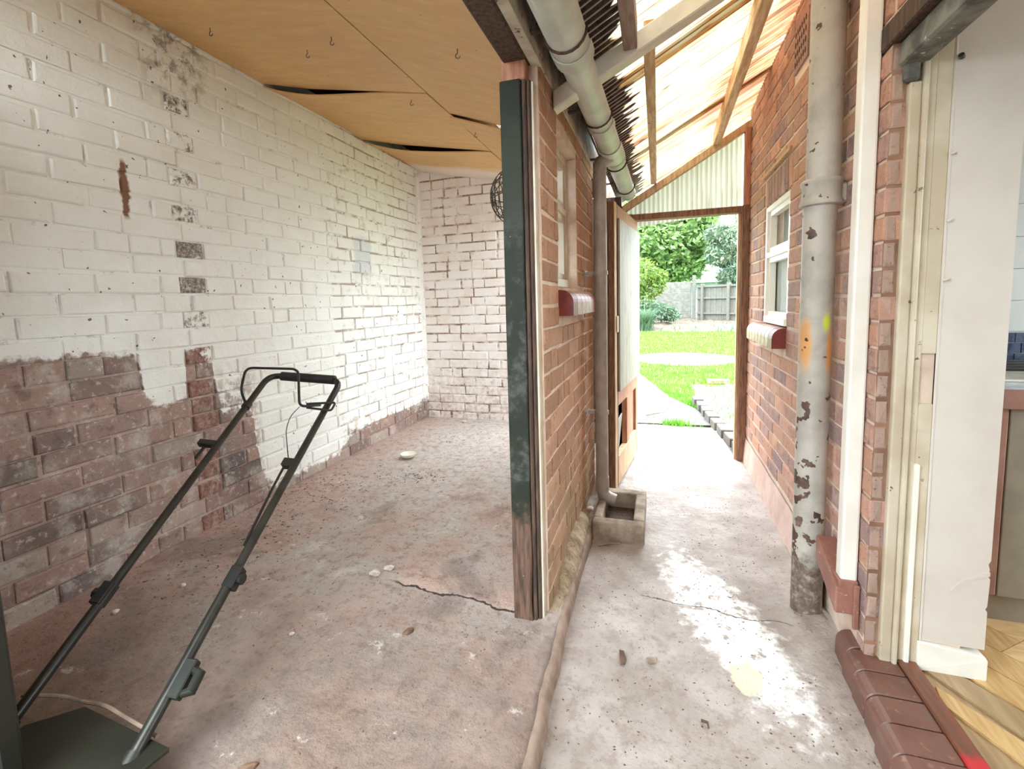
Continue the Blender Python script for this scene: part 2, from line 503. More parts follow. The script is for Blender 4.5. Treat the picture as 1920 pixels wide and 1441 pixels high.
M_BROWNWOOD = simple('brown_stained_wood', srgb(140, 100, 74), srgb(104, 72, 54), 10, .65, .4, .006, vec_scale=(9, 9, 1.2))
M_REDWOOD = simple('reddish_bare_wood', srgb(186, 134, 106), srgb(160, 104, 78), 9, .7, .35, .005, vec_scale=(9, 9, 1.0))
M_TAN = simple('weathered_tan_wood', srgb(206, 176, 140), srgb(178, 142, 106), 8, .7, .35, .005, vec_scale=(7, 7, 1.0))
M_PURLIN = simple('pale_purlin_wood', srgb(222, 196, 158), srgb(190, 152, 110), 7, .7, .3, .005, vec_scale=(8, 1.0, 8), speck=(srgb(150, 112, 80), 26, .66))
M_PURLIN_SHADE = simple('shaded_purlin_wood', srgb(156, 134, 122), srgb(124, 104, 96), 7, .75, .3, .005, vec_scale=(8, 1.0, 8))  # shade on the near purlin, put into a darker wood colour
M_MORTICE = simple('raw_brown_wood', srgb(74, 38, 26), srgb(52, 28, 20), 20, .8, .3)
M_CREAM = simple('cream_gloss_paint', srgb(210, 200, 180), srgb(192, 178, 154), 8, .45, .2, .004, speck=(srgb(112, 94, 72), 34, .66))
M_BEAM = simple('grey_cream_paint', srgb(222, 216, 202), srgb(204, 196, 182), 10, .5, .2, .004, speck=(srgb(110, 90, 76), 40, .7))
M_FASCIA = simple('flaking_fascia_paint', srgb(206, 198, 184), srgb(160, 144, 124), 9, .65, .4, .006, speck=(srgb(84, 66, 54), 30, .6))
M_GUTTER = simple('pale_grey_green_gutter', srgb(206, 210, 200), srgb(188, 192, 182), 9, .45, .12, .003, speck=(srgb(74, 62, 56), 34, .72))
M_PIPEG = simple('grey_downpipe', srgb(168, 160, 152), srgb(150, 140, 132), 14, .5, .12, .003)
M_WPIPE = simple('white_plastic', srgb(240, 238, 230), srgb(232, 228, 218), 6, .35, .02, .001, speck=(srgb(110, 100, 90), 40, .78))
M_SHOE = simple('brown_plastic', srgb(160, 112, 98), srgb(138, 94, 82), 14, .45, .15, .003, speck=(srgb(186, 166, 150), 50, .62))
M_BLACK = simple('black_plastic', srgb(34, 32, 31), srgb(24, 23, 22), 20, .45, .1, .002)
M_HANDLE = simple('dark_olive_tube', srgb(50, 48, 42), srgb(36, 35, 31), 16, .35, .08, .002, metal=.2)
M_DECK = simple('dark_green_plastic', srgb(32, 32, 22), srgb(24, 25, 18), 8, .5, .1, .003)
M_CORD = simple('dusty_cord', srgb(150, 130, 112), srgb(120, 102, 88), 30, .7, .1)
M_WIRE = simple('dark_wire', srgb(52, 46, 42), srgb(80, 72, 64), 40, .45, .1, metal=.4)
M_GLASS = NT('window_glass')
def mk_glass(n):
    gl = n.new('ShaderNodeBsdfGlossy')
    gl.inputs['Roughness'].default_value = .02
    tr = n.new('ShaderNodeBsdfTransparent')
    tr.inputs[0].default_value = (.9, .95, .93, 1)
    fr = n.new('ShaderNodeFresnel')
    fr.inputs[0].default_value = 1.6
    mx = n.new('ShaderNodeMixShader')
    n.link(n.math('ADD', fr.outputs[0], .08), mx.inputs[0])
    n.link(tr.outputs[0], mx.inputs[1])
    n.link(gl.outputs[0], mx.inputs[2])
    n.link(mx.outputs[0], n.out.inputs[0])
    return n.m
M_GLASS = mk_glass(M_GLASS)
M_FROST = simple('obscured_glass', srgb(226, 232, 226), srgb(206, 214, 208), 30, .25, .3, .003)
M_CURTAIN = simple('pale_blind', srgb(214, 224, 220), srgb(196, 208, 206), 6, .8, .1)

def mk_post():
    n = NT('flaking_green_paint')
    x, y, z = n.xyz()
    a, b = n.noise(7, 5, .6), n.noise(34, 5, .7)
    st = n.noise(9, 4, .6, vec=n.scale(n.pos(), (9, 9, 1)))
    green = n.mix(n.step(a, .35, .65), srgb(36, 41, 30), srgb(46, 52, 38))
    grey = n.mix(n.step(b, .35, .65), srgb(58, 58, 54), srgb(78, 77, 72))
    wood = n.mix(n.step(st, .35, .65), srgb(72, 50, 38), srgb(112, 78, 56))
    g = n.math('MULTIPLY', n.step(n.math('ADD', a, n.math('MULTIPLY', b, .35)), .62, .75), n.math('SUBTRACT', 1.0, n.step(z, 1.15, 1.45)))
    c = n.mix(g, green, grey)
    zz = n.math('ADD', z, n.math('MULTIPLY', n.math('SUBTRACT', b, .5), .25))
    c = n.mix(n.math('SUBTRACT', 1.0, n.step(zz, .34, .46)), c, wood)
    c = n.mix(n.step(z, 1.735, 1.745), c, wood)
    c = n.mix(n.math('MULTIPLY', n.step(n.noise(50, 2), .74, .77), .8), c, srgb(150, 146, 132))
    return n.done(n.sat(c, .8), .6, n.bump(b, .25, .003), spec=.2)
M_POST = mk_post()
M_GREEN = simple('dark_green_gloss', srgb(28, 29, 20), srgb(23, 24, 17), 8, .4, .1)

def mk_soil():
    n = NT('flaking_cast_iron_paint')
    x, y, z = n.xyz()
    a, b = n.noise(11, 4, .6), n.noise(30, 4, .6)
    c = n.mix(n.step(a, .4, .65), srgb(182, 177, 167), srgb(164, 158, 148))
    lowf = n.math('SUBTRACT', 1.0, n.step(z, .15, 1.05))
    sp = n.math('ADD', n.noise(20, 3, .55), n.math('MULTIPLY', lowf, .14))
    side = n.step(x, .455, .52)
    sp = n.math('SUBTRACT', sp, n.math('MULTIPLY', side, .07))
    flake = n.step(sp, .635, .65)
    rust = n.ramp(b, [(.35, srgb(62, 50, 46)), (.55, srgb(96, 70, 58)), (.75, srgb(128, 112, 96))])
    def spot(zc, yc_unused, rz, xc, rx, colr, cc, amt):
        dz = n.math('DIVIDE', n.math('SUBTRACT', z, zc), rz)
        dx = n.math('DIVIDE', n.math('SUBTRACT', x, xc), rx)
        r = n.math('SQRT', n.math('ADD', n.math('MULTIPLY', dz, dz), n.math('MULTIPLY', dx, dx)))
        r = n.math('ADD', r, n.math('MULTIPLY', n.math('SUBTRACT', b, .5), .5))
        return n.mix(n.math('MULTIPLY', n.math('SUBTRACT', 1.0, n.step(r, .25, 1.05)), amt), cc, colr)
    c = spot(.93, 0, .12, .452, .02, srgb(216, 150, 62), c, .8)
    c = spot(.90, 0, .10, .515, .014, srgb(222, 156, 66), c, .85)
    c = spot(1.0, 0, .04, .505, .017, srgb(214, 226, 60), c, .9)
    c = n.mix(flake, c, rust)
    c = n.mix(n.math('SUBTRACT', 1.0, n.step(n.math('ADD', z, n.math('MULTIPLY', b, .22)), .26, .36)), c, n.ramp(n.noise(50, 5, .7), [(.35, srgb(84, 68, 60)), (.55, srgb(118, 104, 92)), (.7, srgb(176, 164, 152))]))
    return n.done(c, .55, n.bump(n.math('ADD', n.math('MULTIPLY', flake, -.6), n.math('MULTIPLY', b, .2)), .4, .004))
M_SOIL = mk_soil()

def mk_roof(name='translucent_corrugated_plastic', clean=False):
    n = NT(name)
    x, y, z = n.xyz()
    streak = n.noise(16, 4, .65, vec=n.scale(n.pos(), (.12, 1.0, .12)))
    s2 = n.noise(40, 3, .6, vec=n.scale(n.pos(), (.10, 1.0, .10)))
    patch = n.noise(1.7, 3, .6)
    ph = n.math('FRACT', n.math('DIVIDE', y, .032))
    valley = n.math('SUBTRACT', 1.0, n.step(n.math('ABSOLUTE', n.math('SUBTRACT', ph, .75)), .05, .16))
    wallside = n.step(n.math('ADD', x, n.math('MULTIPLY', n.math('SUBTRACT', patch, .5), .5)), .15, .5)
    f = n.math('ADD', n.math('ADD', n.math('MULTIPLY', streak, .75), n.math('MULTIPLY', patch, .3)), n.math('MULTIPLY', wallside, .1))
    base = n.ramp(f, [(.38, srgb(252, 248, 236)), (.5, srgb(250, 236, 206)), (.58, srgb(240, 204, 160)), (.66, srgb(206, 146, 110)), (.76, srgb(160, 108, 88))])
    grime = n.math('MULTIPLY', valley, n.step(n.math('ADD', s2, n.math('MULTIPLY', patch, .25)), .56, .68))
    base = n.mix(n.math('MULTIPLY', grime, .85), base, srgb(120, 92, 66))
    base = n.mix(n.math('MULTIPLY', n.step(streak, .68, .70), .8), base, srgb(84, 62, 52))
    # debris lying in the corrugations near the gutter
    fr = n.noise(60, 2, .5, vec=n.scale(n.pos(), (.1, 1.0, .1)))
    e = n.math('ADD', x, n.math('ADD', n.math('MULTIPLY', fr, .2), n.math('MULTIPLY', patch, .06)))
    deb = n.math('SUBTRACT', 1.0, n.step(e, .0, .02))
    dc = n.mix(valley, n.ramp(n.noise(40, 4, .7), [(.35, srgb(62, 52, 52)), (.6, srgb(92, 80, 80)), (.8, srgb(120, 108, 106))]), srgb(196, 188, 182))
    tl = n.new('ShaderNodeBsdfTranslucent')
    tp = n.new('ShaderNodeBsdfTransparent')
    df = n.new('ShaderNodeBsdfDiffuse')
    n.link(base, df.inputs[0])
    m1 = n.new('ShaderNodeMixShader')
    if clean:
        tl.inputs[0].default_value = (.8, .8, .78, 1)
        tp.inputs[0].default_value = (.93, .95, .94, 1)
        m1.inputs[0].default_value = .85
    else:
        thin = n.mix(1.0, base, (.30, .29, .27, 1), 'MULTIPLY')
        n.link(thin, tl.inputs[0])
        n.link(thin, tp.inputs[0])
        m1.inputs[0].default_value = .2
    n.link(tl.outputs[0], m1.inputs[1])
    n.link(tp.outputs[0], m1.inputs[2])
    m2 = n.new('ShaderNodeMixShader')
    m2.inputs[0].default_value = .05 if clean else .2
    n.link(m1.outputs[0], m2.inputs[1])
    n.link(df.outputs[0], m2.inputs[2])
    d2 = n.new('ShaderNodeBsdfDiffuse')
    n.link(dc, d2.inputs[0])
    m3 = n.new('ShaderNodeMixShader')
    if clean:
        m3.inputs[0].default_value = 0
    else:
        n.link(deb, m3.inputs[0])
    n.link(m2.outputs[0], m3.inputs[1])
    n.link(d2.outputs[0], m3.inputs[2])
    n.link(m3.outputs[0], n.out.inputs[0])
    return n.m
M_ROOF = mk_roof()
M_ROOFADD = mk_roof('added_clear_rooflight', True)
def mk_clad():
    n = NT('pale_corrugated_cladding')
    x, y, z = n.xyz()
    s = n.noise(30, 3, .6, vec=n.scale(n.pos(), (1, 1, .08)))
    base = n.ramp(s, [(.35, srgb(250, 248, 240)), (.6, srgb(244, 238, 222)), (.8, srgb(190, 182, 170))])
    ph = n.math('FRACT', n.math('DIVIDE', x, .030))
    line = n.math('SUBTRACT', 1.0, n.step(n.math('ABSOLUTE', n.math('SUBTRACT', ph, .25)), .04, .14))
    base = n.mix(n.math('MULTIPLY', line, n.math('MULTIPLY', n.step(s, .4, .6), .6)), base, srgb(150, 144, 138))
    tl = n.new('ShaderNodeBsdfTranslucent')
    n.link(n.mix(1.0, base, (.22, .215, .2, 1), 'MULTIPLY'), tl.inputs[0])
    df = n.new('ShaderNodeBsdfDiffuse')
    n.link(base, df.inputs[0])
    m1 = n.new('ShaderNodeMixShader')
    m1.inputs[0].default_value = .3
    n.link(tl.outputs[0], m1.inputs[1])
    n.link(df.outputs[0], m1.inputs[2])
    n.link(m1.outputs[0], n.out.inputs[0])
    return n.m
M_CLAD = mk_clad()
def mk_panelwash():
    n = NT('whitewashed_plywood')
    g = n.noise(5, 5, .6, vec=n.scale(n.pos(), (4, 4, .8)), dist=1.2)
    c = n.ramp(g, [(.3, srgb(140, 128, 112)), (.5, srgb(160, 152, 142)), (.7, srgb(174, 168, 160))])
    return n.done(c, .65, n.bump(g, .2, .004))
M_WASH = mk_panelwash()
def mk_plaster():
    n = NT('white_plaster')
    a = n.noise(4, 4)
    c = n.mix(n.step(a, .35, .7), srgb(214, 207, 199), srgb(204, 195, 186))
    return n.done(c, .6, n.bump(n.noise(18, 5), .08, .004), spec=.3)
M_PLASTER = mk_plaster()
M_COBWEB = simple('cobwebbed_grey_timber', srgb(128, 130, 122), srgb(84, 84, 80), 18, .9, .5, .01, speck=(srgb(190, 188, 178), 30, .62))
def mk_step():
    n = NT('red_tile_step')
    a, b = n.noise(9, 5), n.noise(50, 3)
    c = n.ramp(a, [(.3, srgb(96, 64, 56)), (.5, srgb(118, 80, 70)), (.7, srgb(112, 88, 78))])
    c = n.mix(n.math('MULTIPLY', n.step(b, .6, .7), .35), c, srgb(170, 136, 120))
    return n.done(c, n.ramp(a, [(.3, .32), (.7, .5)]), n.bump(a, .15, .005))
M_STEP = mk_step()
def mk_thresh():
    n = NT('worn_threshold_wood')
    x, y, z = n.xyz()
    a = n.noise(12, 4, .6, vec=n.scale(n.pos(), (8, 1, 8)))
    c = n.mix(n.step(a, .35, .65), srgb(128, 76, 58), srgb(104, 70, 56))
    d = n.math('ABSOLUTE', n.math('SUBTRACT', y, 1.125))
    c = n.mix(n.math('MULTIPLY', n.math('SUBTRACT', 1.0, n.step(n.math('ADD', d, n.math('MULTIPLY', a, .03)), .03, .06)), .85), c, srgb(206, 50, 62))
    return n.done(c, .35, n.bump(a, .2, .003))
M_THRESH = mk_thresh()
M_PARQ = simple('oak_plank', srgb(214, 180, 128), srgb(188, 150, 100), 6, .35, .08, .002, vec_scale=(10, 1, 10))
M_PARQX = simple('honey_oak_plank', srgb(224, 190, 140), srgb(200, 164, 116), 6, .35, .08, .002, vec_scale=(1.5, 9, 9))
M_PARQD = simple('grey_oak_plank', srgb(176, 150, 116), srgb(156, 130, 98), 6, .35, .08, .002, vec_scale=(10, 1, 10))
M_CAB = simple('taupe_cabinet', srgb(150, 142, 128), srgb(138, 130, 118), 10, .5, .02)
M_TILE = simple('pale_grey_tile', srgb(214, 216, 212), srgb(206, 208, 206), 4, .2, .02)
M_MOSAIC = simple('blue_mosaic', srgb(40, 52, 74), srgb(78, 92, 116), 30, .2, .02)
M_WORK = simple('white_worktop', srgb(226, 234, 242), srgb(214, 224, 234), 6, .25, .02)
M_PINKWOOD = simple('pinkish_edge_wood', srgb(168, 128, 116), srgb(150, 110, 98), 10, .5, .1)
M_ENAMEL = simple('white_enamel', srgb(232, 228, 216), srgb(214, 206, 190), 14, .3, .05)
M_STONE = simple('pale_stone_chip', srgb(222, 212, 200), srgb(176, 160, 146), 30, .8, .4)
M_BARK_CHIP = simple('brown_chip', srgb(128, 96, 76), srgb(88, 66, 54), 30, .85, .4)
M_STEEL = simple('dark_steel', srgb(60, 58, 56), srgb(84, 80, 76), 30, .4, .1, metal=.6)
M_CONC = simple('garden_concrete', srgb(84, 79, 73), srgb(64, 60, 55), 5, .85, .4, .01, speck=(srgb(60, 55, 50), 30, .6))
M_GULLY = simple('gully_concrete', srgb(166, 150, 132), srgb(122, 104, 88), 12, .85, .5, .01)
M_EDGEB = simple('edging_brick_face', srgb(88, 78, 68), srgb(66, 58, 50), 12, .85, .4, .01)
M_SOILBED = simple('dry_bed_soil', srgb(84, 68, 54), srgb(54, 43, 34), 8, .95, .8, .03, speck=(srgb(120, 106, 88), 30, .6))
M_GRASSG = simple('lawn_green', srgb(92, 140, 44), srgb(70, 118, 32), 3, .9, .5, .02)
M_DRY = simple('bare_lawn_patch', srgb(60, 54, 43), srgb(48, 43, 33), 10, .95, .5, .02)
def leafmat(name, c1, c2, c3):
    n = NT(name)
    f = n.noise(3.5, 4, .6)
    c = n.ramp(f, [(.3, srgb(*c1)), (.5, srgb(*c2)), (.7, srgb(*c3))])
    n.b.inputs['Subsurface Weight'].default_value = 0
    tl = n.new('ShaderNodeBsdfTranslucent')
    n.link(c, tl.inputs[0])
    mx = n.new('ShaderNodeMixShader')
    mx.inputs[0].default_value = .35
    n.done(c, .55)
    n.link(n.b.outputs[0], mx.inputs[1])
    n.link(tl.outputs[0], mx.inputs[2])
    n.link(mx.outputs[0], n.out.inputs[0])
    return n.m
M_LEAF1 = leafmat('broad_leaf_green', (78, 104, 56), (106, 134, 74), (146, 166, 100))
M_LEAF2 = leafmat('yellow_green_leaf', (72, 98, 36), (98, 122, 46), (124, 140, 64))
M_LEAF3 = leafmat('conifer_needle', (64, 86, 66), (98, 118, 94), (150, 152, 122))
M_LEAF4 = leafmat('blue_green_blade', (62, 88, 64), (80, 104, 78), (100, 120, 90))
M_BLADE = leafmat('grass_blade', (72, 124, 30), (94, 146, 42), (116, 160, 60))
M_BARK = simple('grey_bark', srgb(138, 124, 108), srgb(96, 84, 72), 12, .9, .6, .01)
M_FENCE = simple('silvered_fence_wood', srgb(104, 101, 94), srgb(84, 81, 74), 8, .8, .3, .005, vec_scale=(8, 8, 1))
M_FCONC = simple('fence_concrete', srgb(108, 106, 98), srgb(92, 89, 82), 6, .85, .3)
M_RENDERW = simple('white_render', srgb(140, 146, 152), srgb(132, 138, 146), 3, .8, .1)
M_SLATE = simple('pale_slate', srgb(120, 126, 134), srgb(104, 112, 122), 6, .6, .2)
M_BLUE = simple('blue_plastic', srgb(92, 130, 200), srgb(80, 116, 188), 6, .4, .05)

# ------------------------------------------------------------------ brick layer
def brick_mesh(length, height, back, bev, mat, var, rough=.0012):
    rnd = random.Random(var * 977 + int(length * 1000))
    l, h = length / 2, height / 2
    def j():
        return rnd.uniform(-rough, rough)
    def ring(y, i):
        return [(-l + i + j(), y + j(), -h + i + j()), (l - i + j(), y + j(), -h + i + j()), (l - i + j(), y + j(), h - i + j()), (-l + i + j(), y + j(), h - i + j())]
    v = ring(back, 0) + ring(bev, 0) + ring(bev * .3, bev * .3) + ring(0, bev)
    f = [(8 + k, 8 + (k + 1) % 4, 12 + (k + 1) % 4, 12 + k) for k in range(4)]
    f += [(4 + k, 4 + (k + 1) % 4, 8 + (k + 1) % 4, 8 + k) for k in range(4)]
    f += [(k, (k + 1) % 4, 4 + (k + 1) % 4, 4 + k) for k in range(4)]
    f += [(12, 13, 14, 15)]
    me = bpy.data.meshes.new('brick')
    me.from_pydata(v, [], f)
    me.materials.append(mat)
    return me
_bm = {}
def lay(wall, origin, normal, z0, course, rows, spans, blen, joint, mat, back=.012, bev=.007, extra=None, cap=300, key=None, header=.12, seed=0, wob=.004, jit=.003):
    """bricks of one wall: origin on the brick face, spans(row)->[(u0,u1)], extra(row)->[(u0,u1,material)]"""
    N = Vector(normal)
    U = Vector((0, 0, 1)).cross(N)
    rz = math.atan2(U.y, U.x)
    O = Vector(origin)
    out = []
    for i in range(rows):
        zc = z0 + (i + .5) * course
        ex = extra(i, zc) if extra else []
        for (a, b, m) in ex:
            out.append((a, b, zc, m))
        for (A, B) in spans(i, zc):
            segs = [(A, B)]
            for (a, b, m) in ex:
                ns = []
                for (p, q) in segs:
                    if b <= p or a >= q:
                        ns.append((p, q))
                        continue
                    if a - p > .03:
                        ns.append((p, a))
                    if q - b > .03:
                        ns.append((b, q))
                segs = ns
            for (p, q) in segs:
                cuts = []
                k = math.floor(p / blen) - 1
                off = blen * .5 * (i % 2) + seed * .031
                while k * blen + off < q + blen:
                    c = k * blen + off + (hsh(i, k, seed) - .5) * .03
                    cuts.append(c)
                    if hsh(i, k, seed + 7) < header:
                        cuts.append(c + blen * .5)
                    k += 1
                cuts = [c for c in sorted(cuts) if p + .045 < c < q - .045]
                e = [p] + cuts + [q]
                for s, t in zip(e[:-1], e[1:]):
                    out.append((s, t, zc, mat))
    if key:
        out.sort(key=lambda e: key(O + U * ((e[0] + e[1]) / 2) + Vector((0, 0, e[2]))))
    rest = MB()
    for c, (s, t, zc, m) in enumerate(out):
        L = round((t - s - joint) * 50) / 50
        L = max(.02, t - s - joint) if L < .04 else L
        L = min(L, t - s - joint * .35)
        L = round(L, 3)
        H = course - joint
        var = int(hsh(s, zc, 3) * 4)
        kk = (L, round(H, 4), m.name, var, back, bev)
        if kk not in _bm:
            _bm[kk] = brick_mesh(L, H, back, bev, m, var)
        me = _bm[kk]
        u = (s + t) / 2
        pos = O + U * u + Vector((0, 0, zc - O.z + 0)) + Vector((0, 0, (hsh(u, zc, 11) - .5) * wob)) + N * ((hsh(u, zc, 5) - .5) * jit)
        pos.z = zc + (hsh(u, zc, 11) - .5) * wob
        M = Matrix.Translation(pos) @ Matrix.Rotation(rz + (hsh(u, zc, 9) - .5) * .012, 4, 'Z') @ Matrix.Rotation((hsh(u, zc, 19) - .5) * .035, 4, 'Y')
        if c < cap:
            o = bpy.data.objects.new('brick', me)
            COL.objects.link(o)
            o.parent = wall
            o.matrix_parent_inverse = Matrix.Translation(-wall.location)
            o.matrix_basis = M
        else:
            rest.add([M @ v.co for v in me.vertices], [tuple(p.vertices) for p in me.polygons])
    if rest.v:
        r = child('brickwork', rest, mat, wall, kind='stuff')
    return len(out)

exec_order = []
# ------------------------------------------------------------------ SETTING: floors
def floor_z(x, y):
    z = .05 + (fbm(x * 3, y * 3, 1) - .5) * .012 + (fbm(x * 14, y * 14, 5) - .5) * .004
    edge = 1.437 - .108 * (x + .947)
    t = max(0, min(1, (y - edge) / .02))
    f = max(0, min(1, (x + 1.1) / .25))
    z += t * .006 * f
    if x > -.34:                       # rounded lip down to the passage
        k = min(1, (x + .34) / .05)
        z -= .012 * k * k
    return z
mb = MB()
XL0, XL1, YL0, YL1 = -2.12, -.29, -.6, 3.86
mb.grid(110, 260, lambda a, b: (XL0 + (XL1 - XL0) * a + (.008 * (fbm(b * 40, 3, 4) - .5) + (.02 * (1 - min(1, (YL0 + (YL1 - YL0) * b) / 1.4)) if a == 1 else 0) if a == 1 else 0), YL0 + (YL1 - YL0) * b, floor_z(XL0 + (XL1 - XL0) * a, YL0 + (YL1 - YL0) * b)))
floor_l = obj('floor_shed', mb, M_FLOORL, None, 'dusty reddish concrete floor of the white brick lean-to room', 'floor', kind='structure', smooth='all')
def pz(x, y):
    z = (fbm(x * 4, y * 4, 21) - .5) * .008 + (fbm(x * 18, y * 18, 25) - .5) * .003
    r = math.hypot((x - .245) * 1.5, y - 1.37) + (fbm(x * 20, y * 20, 3) - .5) * .05
    z -= .008 * max(0, min(1, (.075 - r) / .02))
    d = math.hypot(x - .5, (y - 1.68) * .9)
    z += .028 * max(0, 1 - d / .16) ** 1.2
    return z
mb = MB()
mb.grid(70, 330, lambda a, b: (-.31 + .9 * a, -.6 + 4.7 * b, pz(-.31 + .9 * a, -.6 + 4.7 * b)))
floor_p = obj('floor_passage', mb, M_FLOORP, None, 'pale worn concrete floor of the roofed side passage', 'floor', kind='structure', smooth='all')
# kerb lip between the two floors
mb = MB()
prof = [(-.012, .052), (.0, .051), (.006, .047), (.011, .036), (.013, .018), (.014, -.01)]
def kx(y):
    return -.297 + .022 * max(0, min(1, (1.5 - y) / .7)) + (fbm(y * 7, 1, 31) - .5) * .012
ny = 120
vsK = []
for jn in range(ny + 1):
    y = -.6 + 2.75 * jn / ny
    for (px_, pz_) in prof:
        vsK.append((kx(y) + px_ + (fbm(y * 22, px_ * 90, 6) - .5) * .006, y, pz_ + (fbm(y * 16, px_ * 50, 7) - .5) * .005))
n6 = len(prof)
mb.add(vsK, [(j * n6 + i, j * n6 + i + 1, (j + 1) * n6 + i + 1, (j + 1) * n6 + i) for j in range(ny) for i in range(n6 - 1)])
obj('kerb', mb, M_KERB, None, 'thin rounded concrete kerb between shed floor and passage', 'kerb', kind='structure', smooth='all')

# ------------------------------------------------------------------ SETTING: left painted wall
WX = -2.05
mb = MB().box(WX - .2, WX - .009, -.6, 4.0, -.05, 2.6)
wall_left = obj('wall_left', mb, M_LEFTJ, None, 'white painted brick wall with a bare brown lower patch', 'wall', kind='structure')
plug_rows = {2 * k for k in range(1, 15)}
def left_extra(i, zc):
    if i in plug_rows and zc < 2.25:
        return [(1.542 + hsh(i, 1) * .012, 1.668 + hsh(i, 2) * .012, M_PLUGR if zc < .95 else M_PLUG)]
    if zc < .75:
        return [(1.55, 1.662, M_PLUGR)] if hsh(i, 4) > .5 else []
    return []
lay(wall_left, (WX, 0, 0), (1, 0, 0), .0417, .0803, 29, lambda i, z: [(-.55, 3.82)], .239, .009, M_LEFT, extra=left_extra, cap=300,
    key=lambda p: 0 if (p.y > .84 and p.y < 3.35) else 10 + p.y, seed=1, bev=.007, jit=.008, wob=.009, back=.02)
# back wall
BY = 3.80
mb = MB().box(-2.2, -.32, BY + .007, BY + .2, -.05, 2.6)
wall_back = obj('wall_back', mb, M_BACKJ, None, 'stained white brick end wall with brown joints behind the post', 'wall', kind='structure')
lay(wall_back, (0, BY, 0), (0, -1, 0), .03, .0795, 28, lambda i, z: [(-2.05, -.45)], .236, .010, M_BACK, seed=3, bev=.007, jit=.007, wob=.008, header=.3, back=.02,
    key=lambda p: 0 if p.x < -.9 else 5, cap=190)

child('corner_fillet', MB().prism([(-2.06, BY - .03, .06), (-2.028, BY + .005, .06), (-2.06, BY + .005, .06)], (0, 0, 2.16)), M_LEFT, wall_left)
# mid wall with a window opening
MX = -.34
def mid_spans(i, z):
    sp = [(1.415, 2.58)]
    if 1.145 < z < 1.72:
        return [(1.415, 1.655), (2.075, 2.58)]
    if 1.03 < z < 1.145:
        return [(1.415, 1.65), (2.26, 2.58)]
    return sp
mid = empty('wall_middle', 'short warm red brick wall between shed room and passage', 'wall', kind='structure')
mb = MB()
for (a, b, z0, z1) in ((1.412, 2.58, .02, 1.14), (1.412, 1.66, 1.14, 1.7), (2.07, 2.58, 1.14, 1.7), (1.412, 2.58, 1.7, 1.80)):
    mb.box(-.45, MX - .005, a, b, z0, z1)
child('mortar_core', mb, M_MORTAR, mid)
lay(mid, (MX, 0, 0), (1, 0, 0), .045, .0735, 24, mid_spans, .222, .010, M_BRICK_M, seed=5, back=.05, bev=.006)
# passage side reveal of the far window jamb
lay(mid, (0, 2.08, 0), (0, -1, 0), .045, .0735, 23, lambda i, z: [(-.44, -.345)] if 1.145 < z < 1.72 else [], .22, .010, M_BRICK_M, seed=8, back=.012)

# right wall
RX = .55
CY = 1.44
right = empty('wall_right', 'red brick house wall beside the passage with pale mortar joints', 'wall', kind='structure')
mb = MB()
for (a, b, z0, z1) in ((CY + .005, 3.36, -.05, .9), (CY + .005, 2.36, .9, 1.56), (2.85, 3.36, .9, 1.56), (CY + .005, 3.36, 1.56, 2.7)):
    mb.box(RX + .005, RX + .22, a, b, z0, z1)
child('mortar_core', mb, M_MORTAR, right)
def right_spans(i, z):
    # u runs along -Y
    if z < .165:
        return []
    base = [(-3.34, -CY)]
    if .92 < z < 1.555:
        return [(-3.34, -2.855), (-2.355, -CY)]
    if .83 < z < .92:
        return [(-3.34, -2.99), (-2.36, -CY)]
    if 1.555 < z < 1.70:
        return [(-3.34, -2.87), (-2.33, -CY)]
    if 2.0 < z < 2.2:
        return [(-3.34, -2.34), (-2.14, -CY)]
    return base
lay(right, (RX, 0, 0), (-1, 0, 0), -.02, .0688, 34, right_spans, .206, .010, M_BRICK_R, seed=11, back=.05, bev=.005, cap=300,
    key=lambda p: 0 if p.z < 2.25 else 5)
# reveal of the kitchen doorway (faces the camera)
child('reveal_mortar', MB().box(RX + .004, .588, CY + .0035, CY + .0055, .07, 1.70), M_MORTARD, right)
lay(right, (0, CY, 0), (0, -1, 0), -.02, .0688, 34, lambda i, z: [(RX, .585)] if z < 1.68 else [(RX, .66)] if z < 1.7 else [], .4, .008, M_BRICK_V, seed=13, back=.05, bev=.006, header=0)
# soldier course over the window
mb0 = None
for k in range(8):
    y = 2.36 + k * .0645
    me = brick_mesh(.056, .135, .05, .004, M_BRICK_R, k % 3)
    o = obj('soldier_brick', me, None, right)
    o.matrix_basis = Matrix.Translation((RX + .001, y, 1.628)) @ Matrix.Rotation(-PI / 2, 4, 'Z')
child('drip_strip', MB().box(RX - .012, RX, 2.33, 2.9, 1.712, 1.727), M_TAN, right)
# air brick
ab = MB().box(RX - .004, RX + .03, 2.145, 2.335, 2.01, 2.19)
abo = child('air_brick', ab, M_BRICK_R, right)
for k in range(6):
    for jn in range(4):
        c = MB()
        y0, z0 = 2.165 + k * .028, 2.03 + jn * .04
        c.prism([(RX - .006, y0, z0 + .012), (RX - .006, y0 + .007, z0 + .024), (RX - .006, y0 + .014, z0 + .012), (RX - .006, y0 + .007, z0)], (.004, 0, 0))
        child('slot', c, M_DARKWOOD, abo)
# plaster plinth at the foot of the right wall
mb = MB()
mb.grid(3, 60, lambda a, b: (RX - .001 - .014 * a + (fbm(b * 30, a, 2) - .5) * .004, 1.75 + 1.6 * b, .165 * (1 - a) + .01 * (fbm(b * 20, a * 3, 8) - .5)))
child('plinth', mb, mk_mortar('pink_plinth', (216, 190, 180), (200, 172, 160)), right, smooth='all')

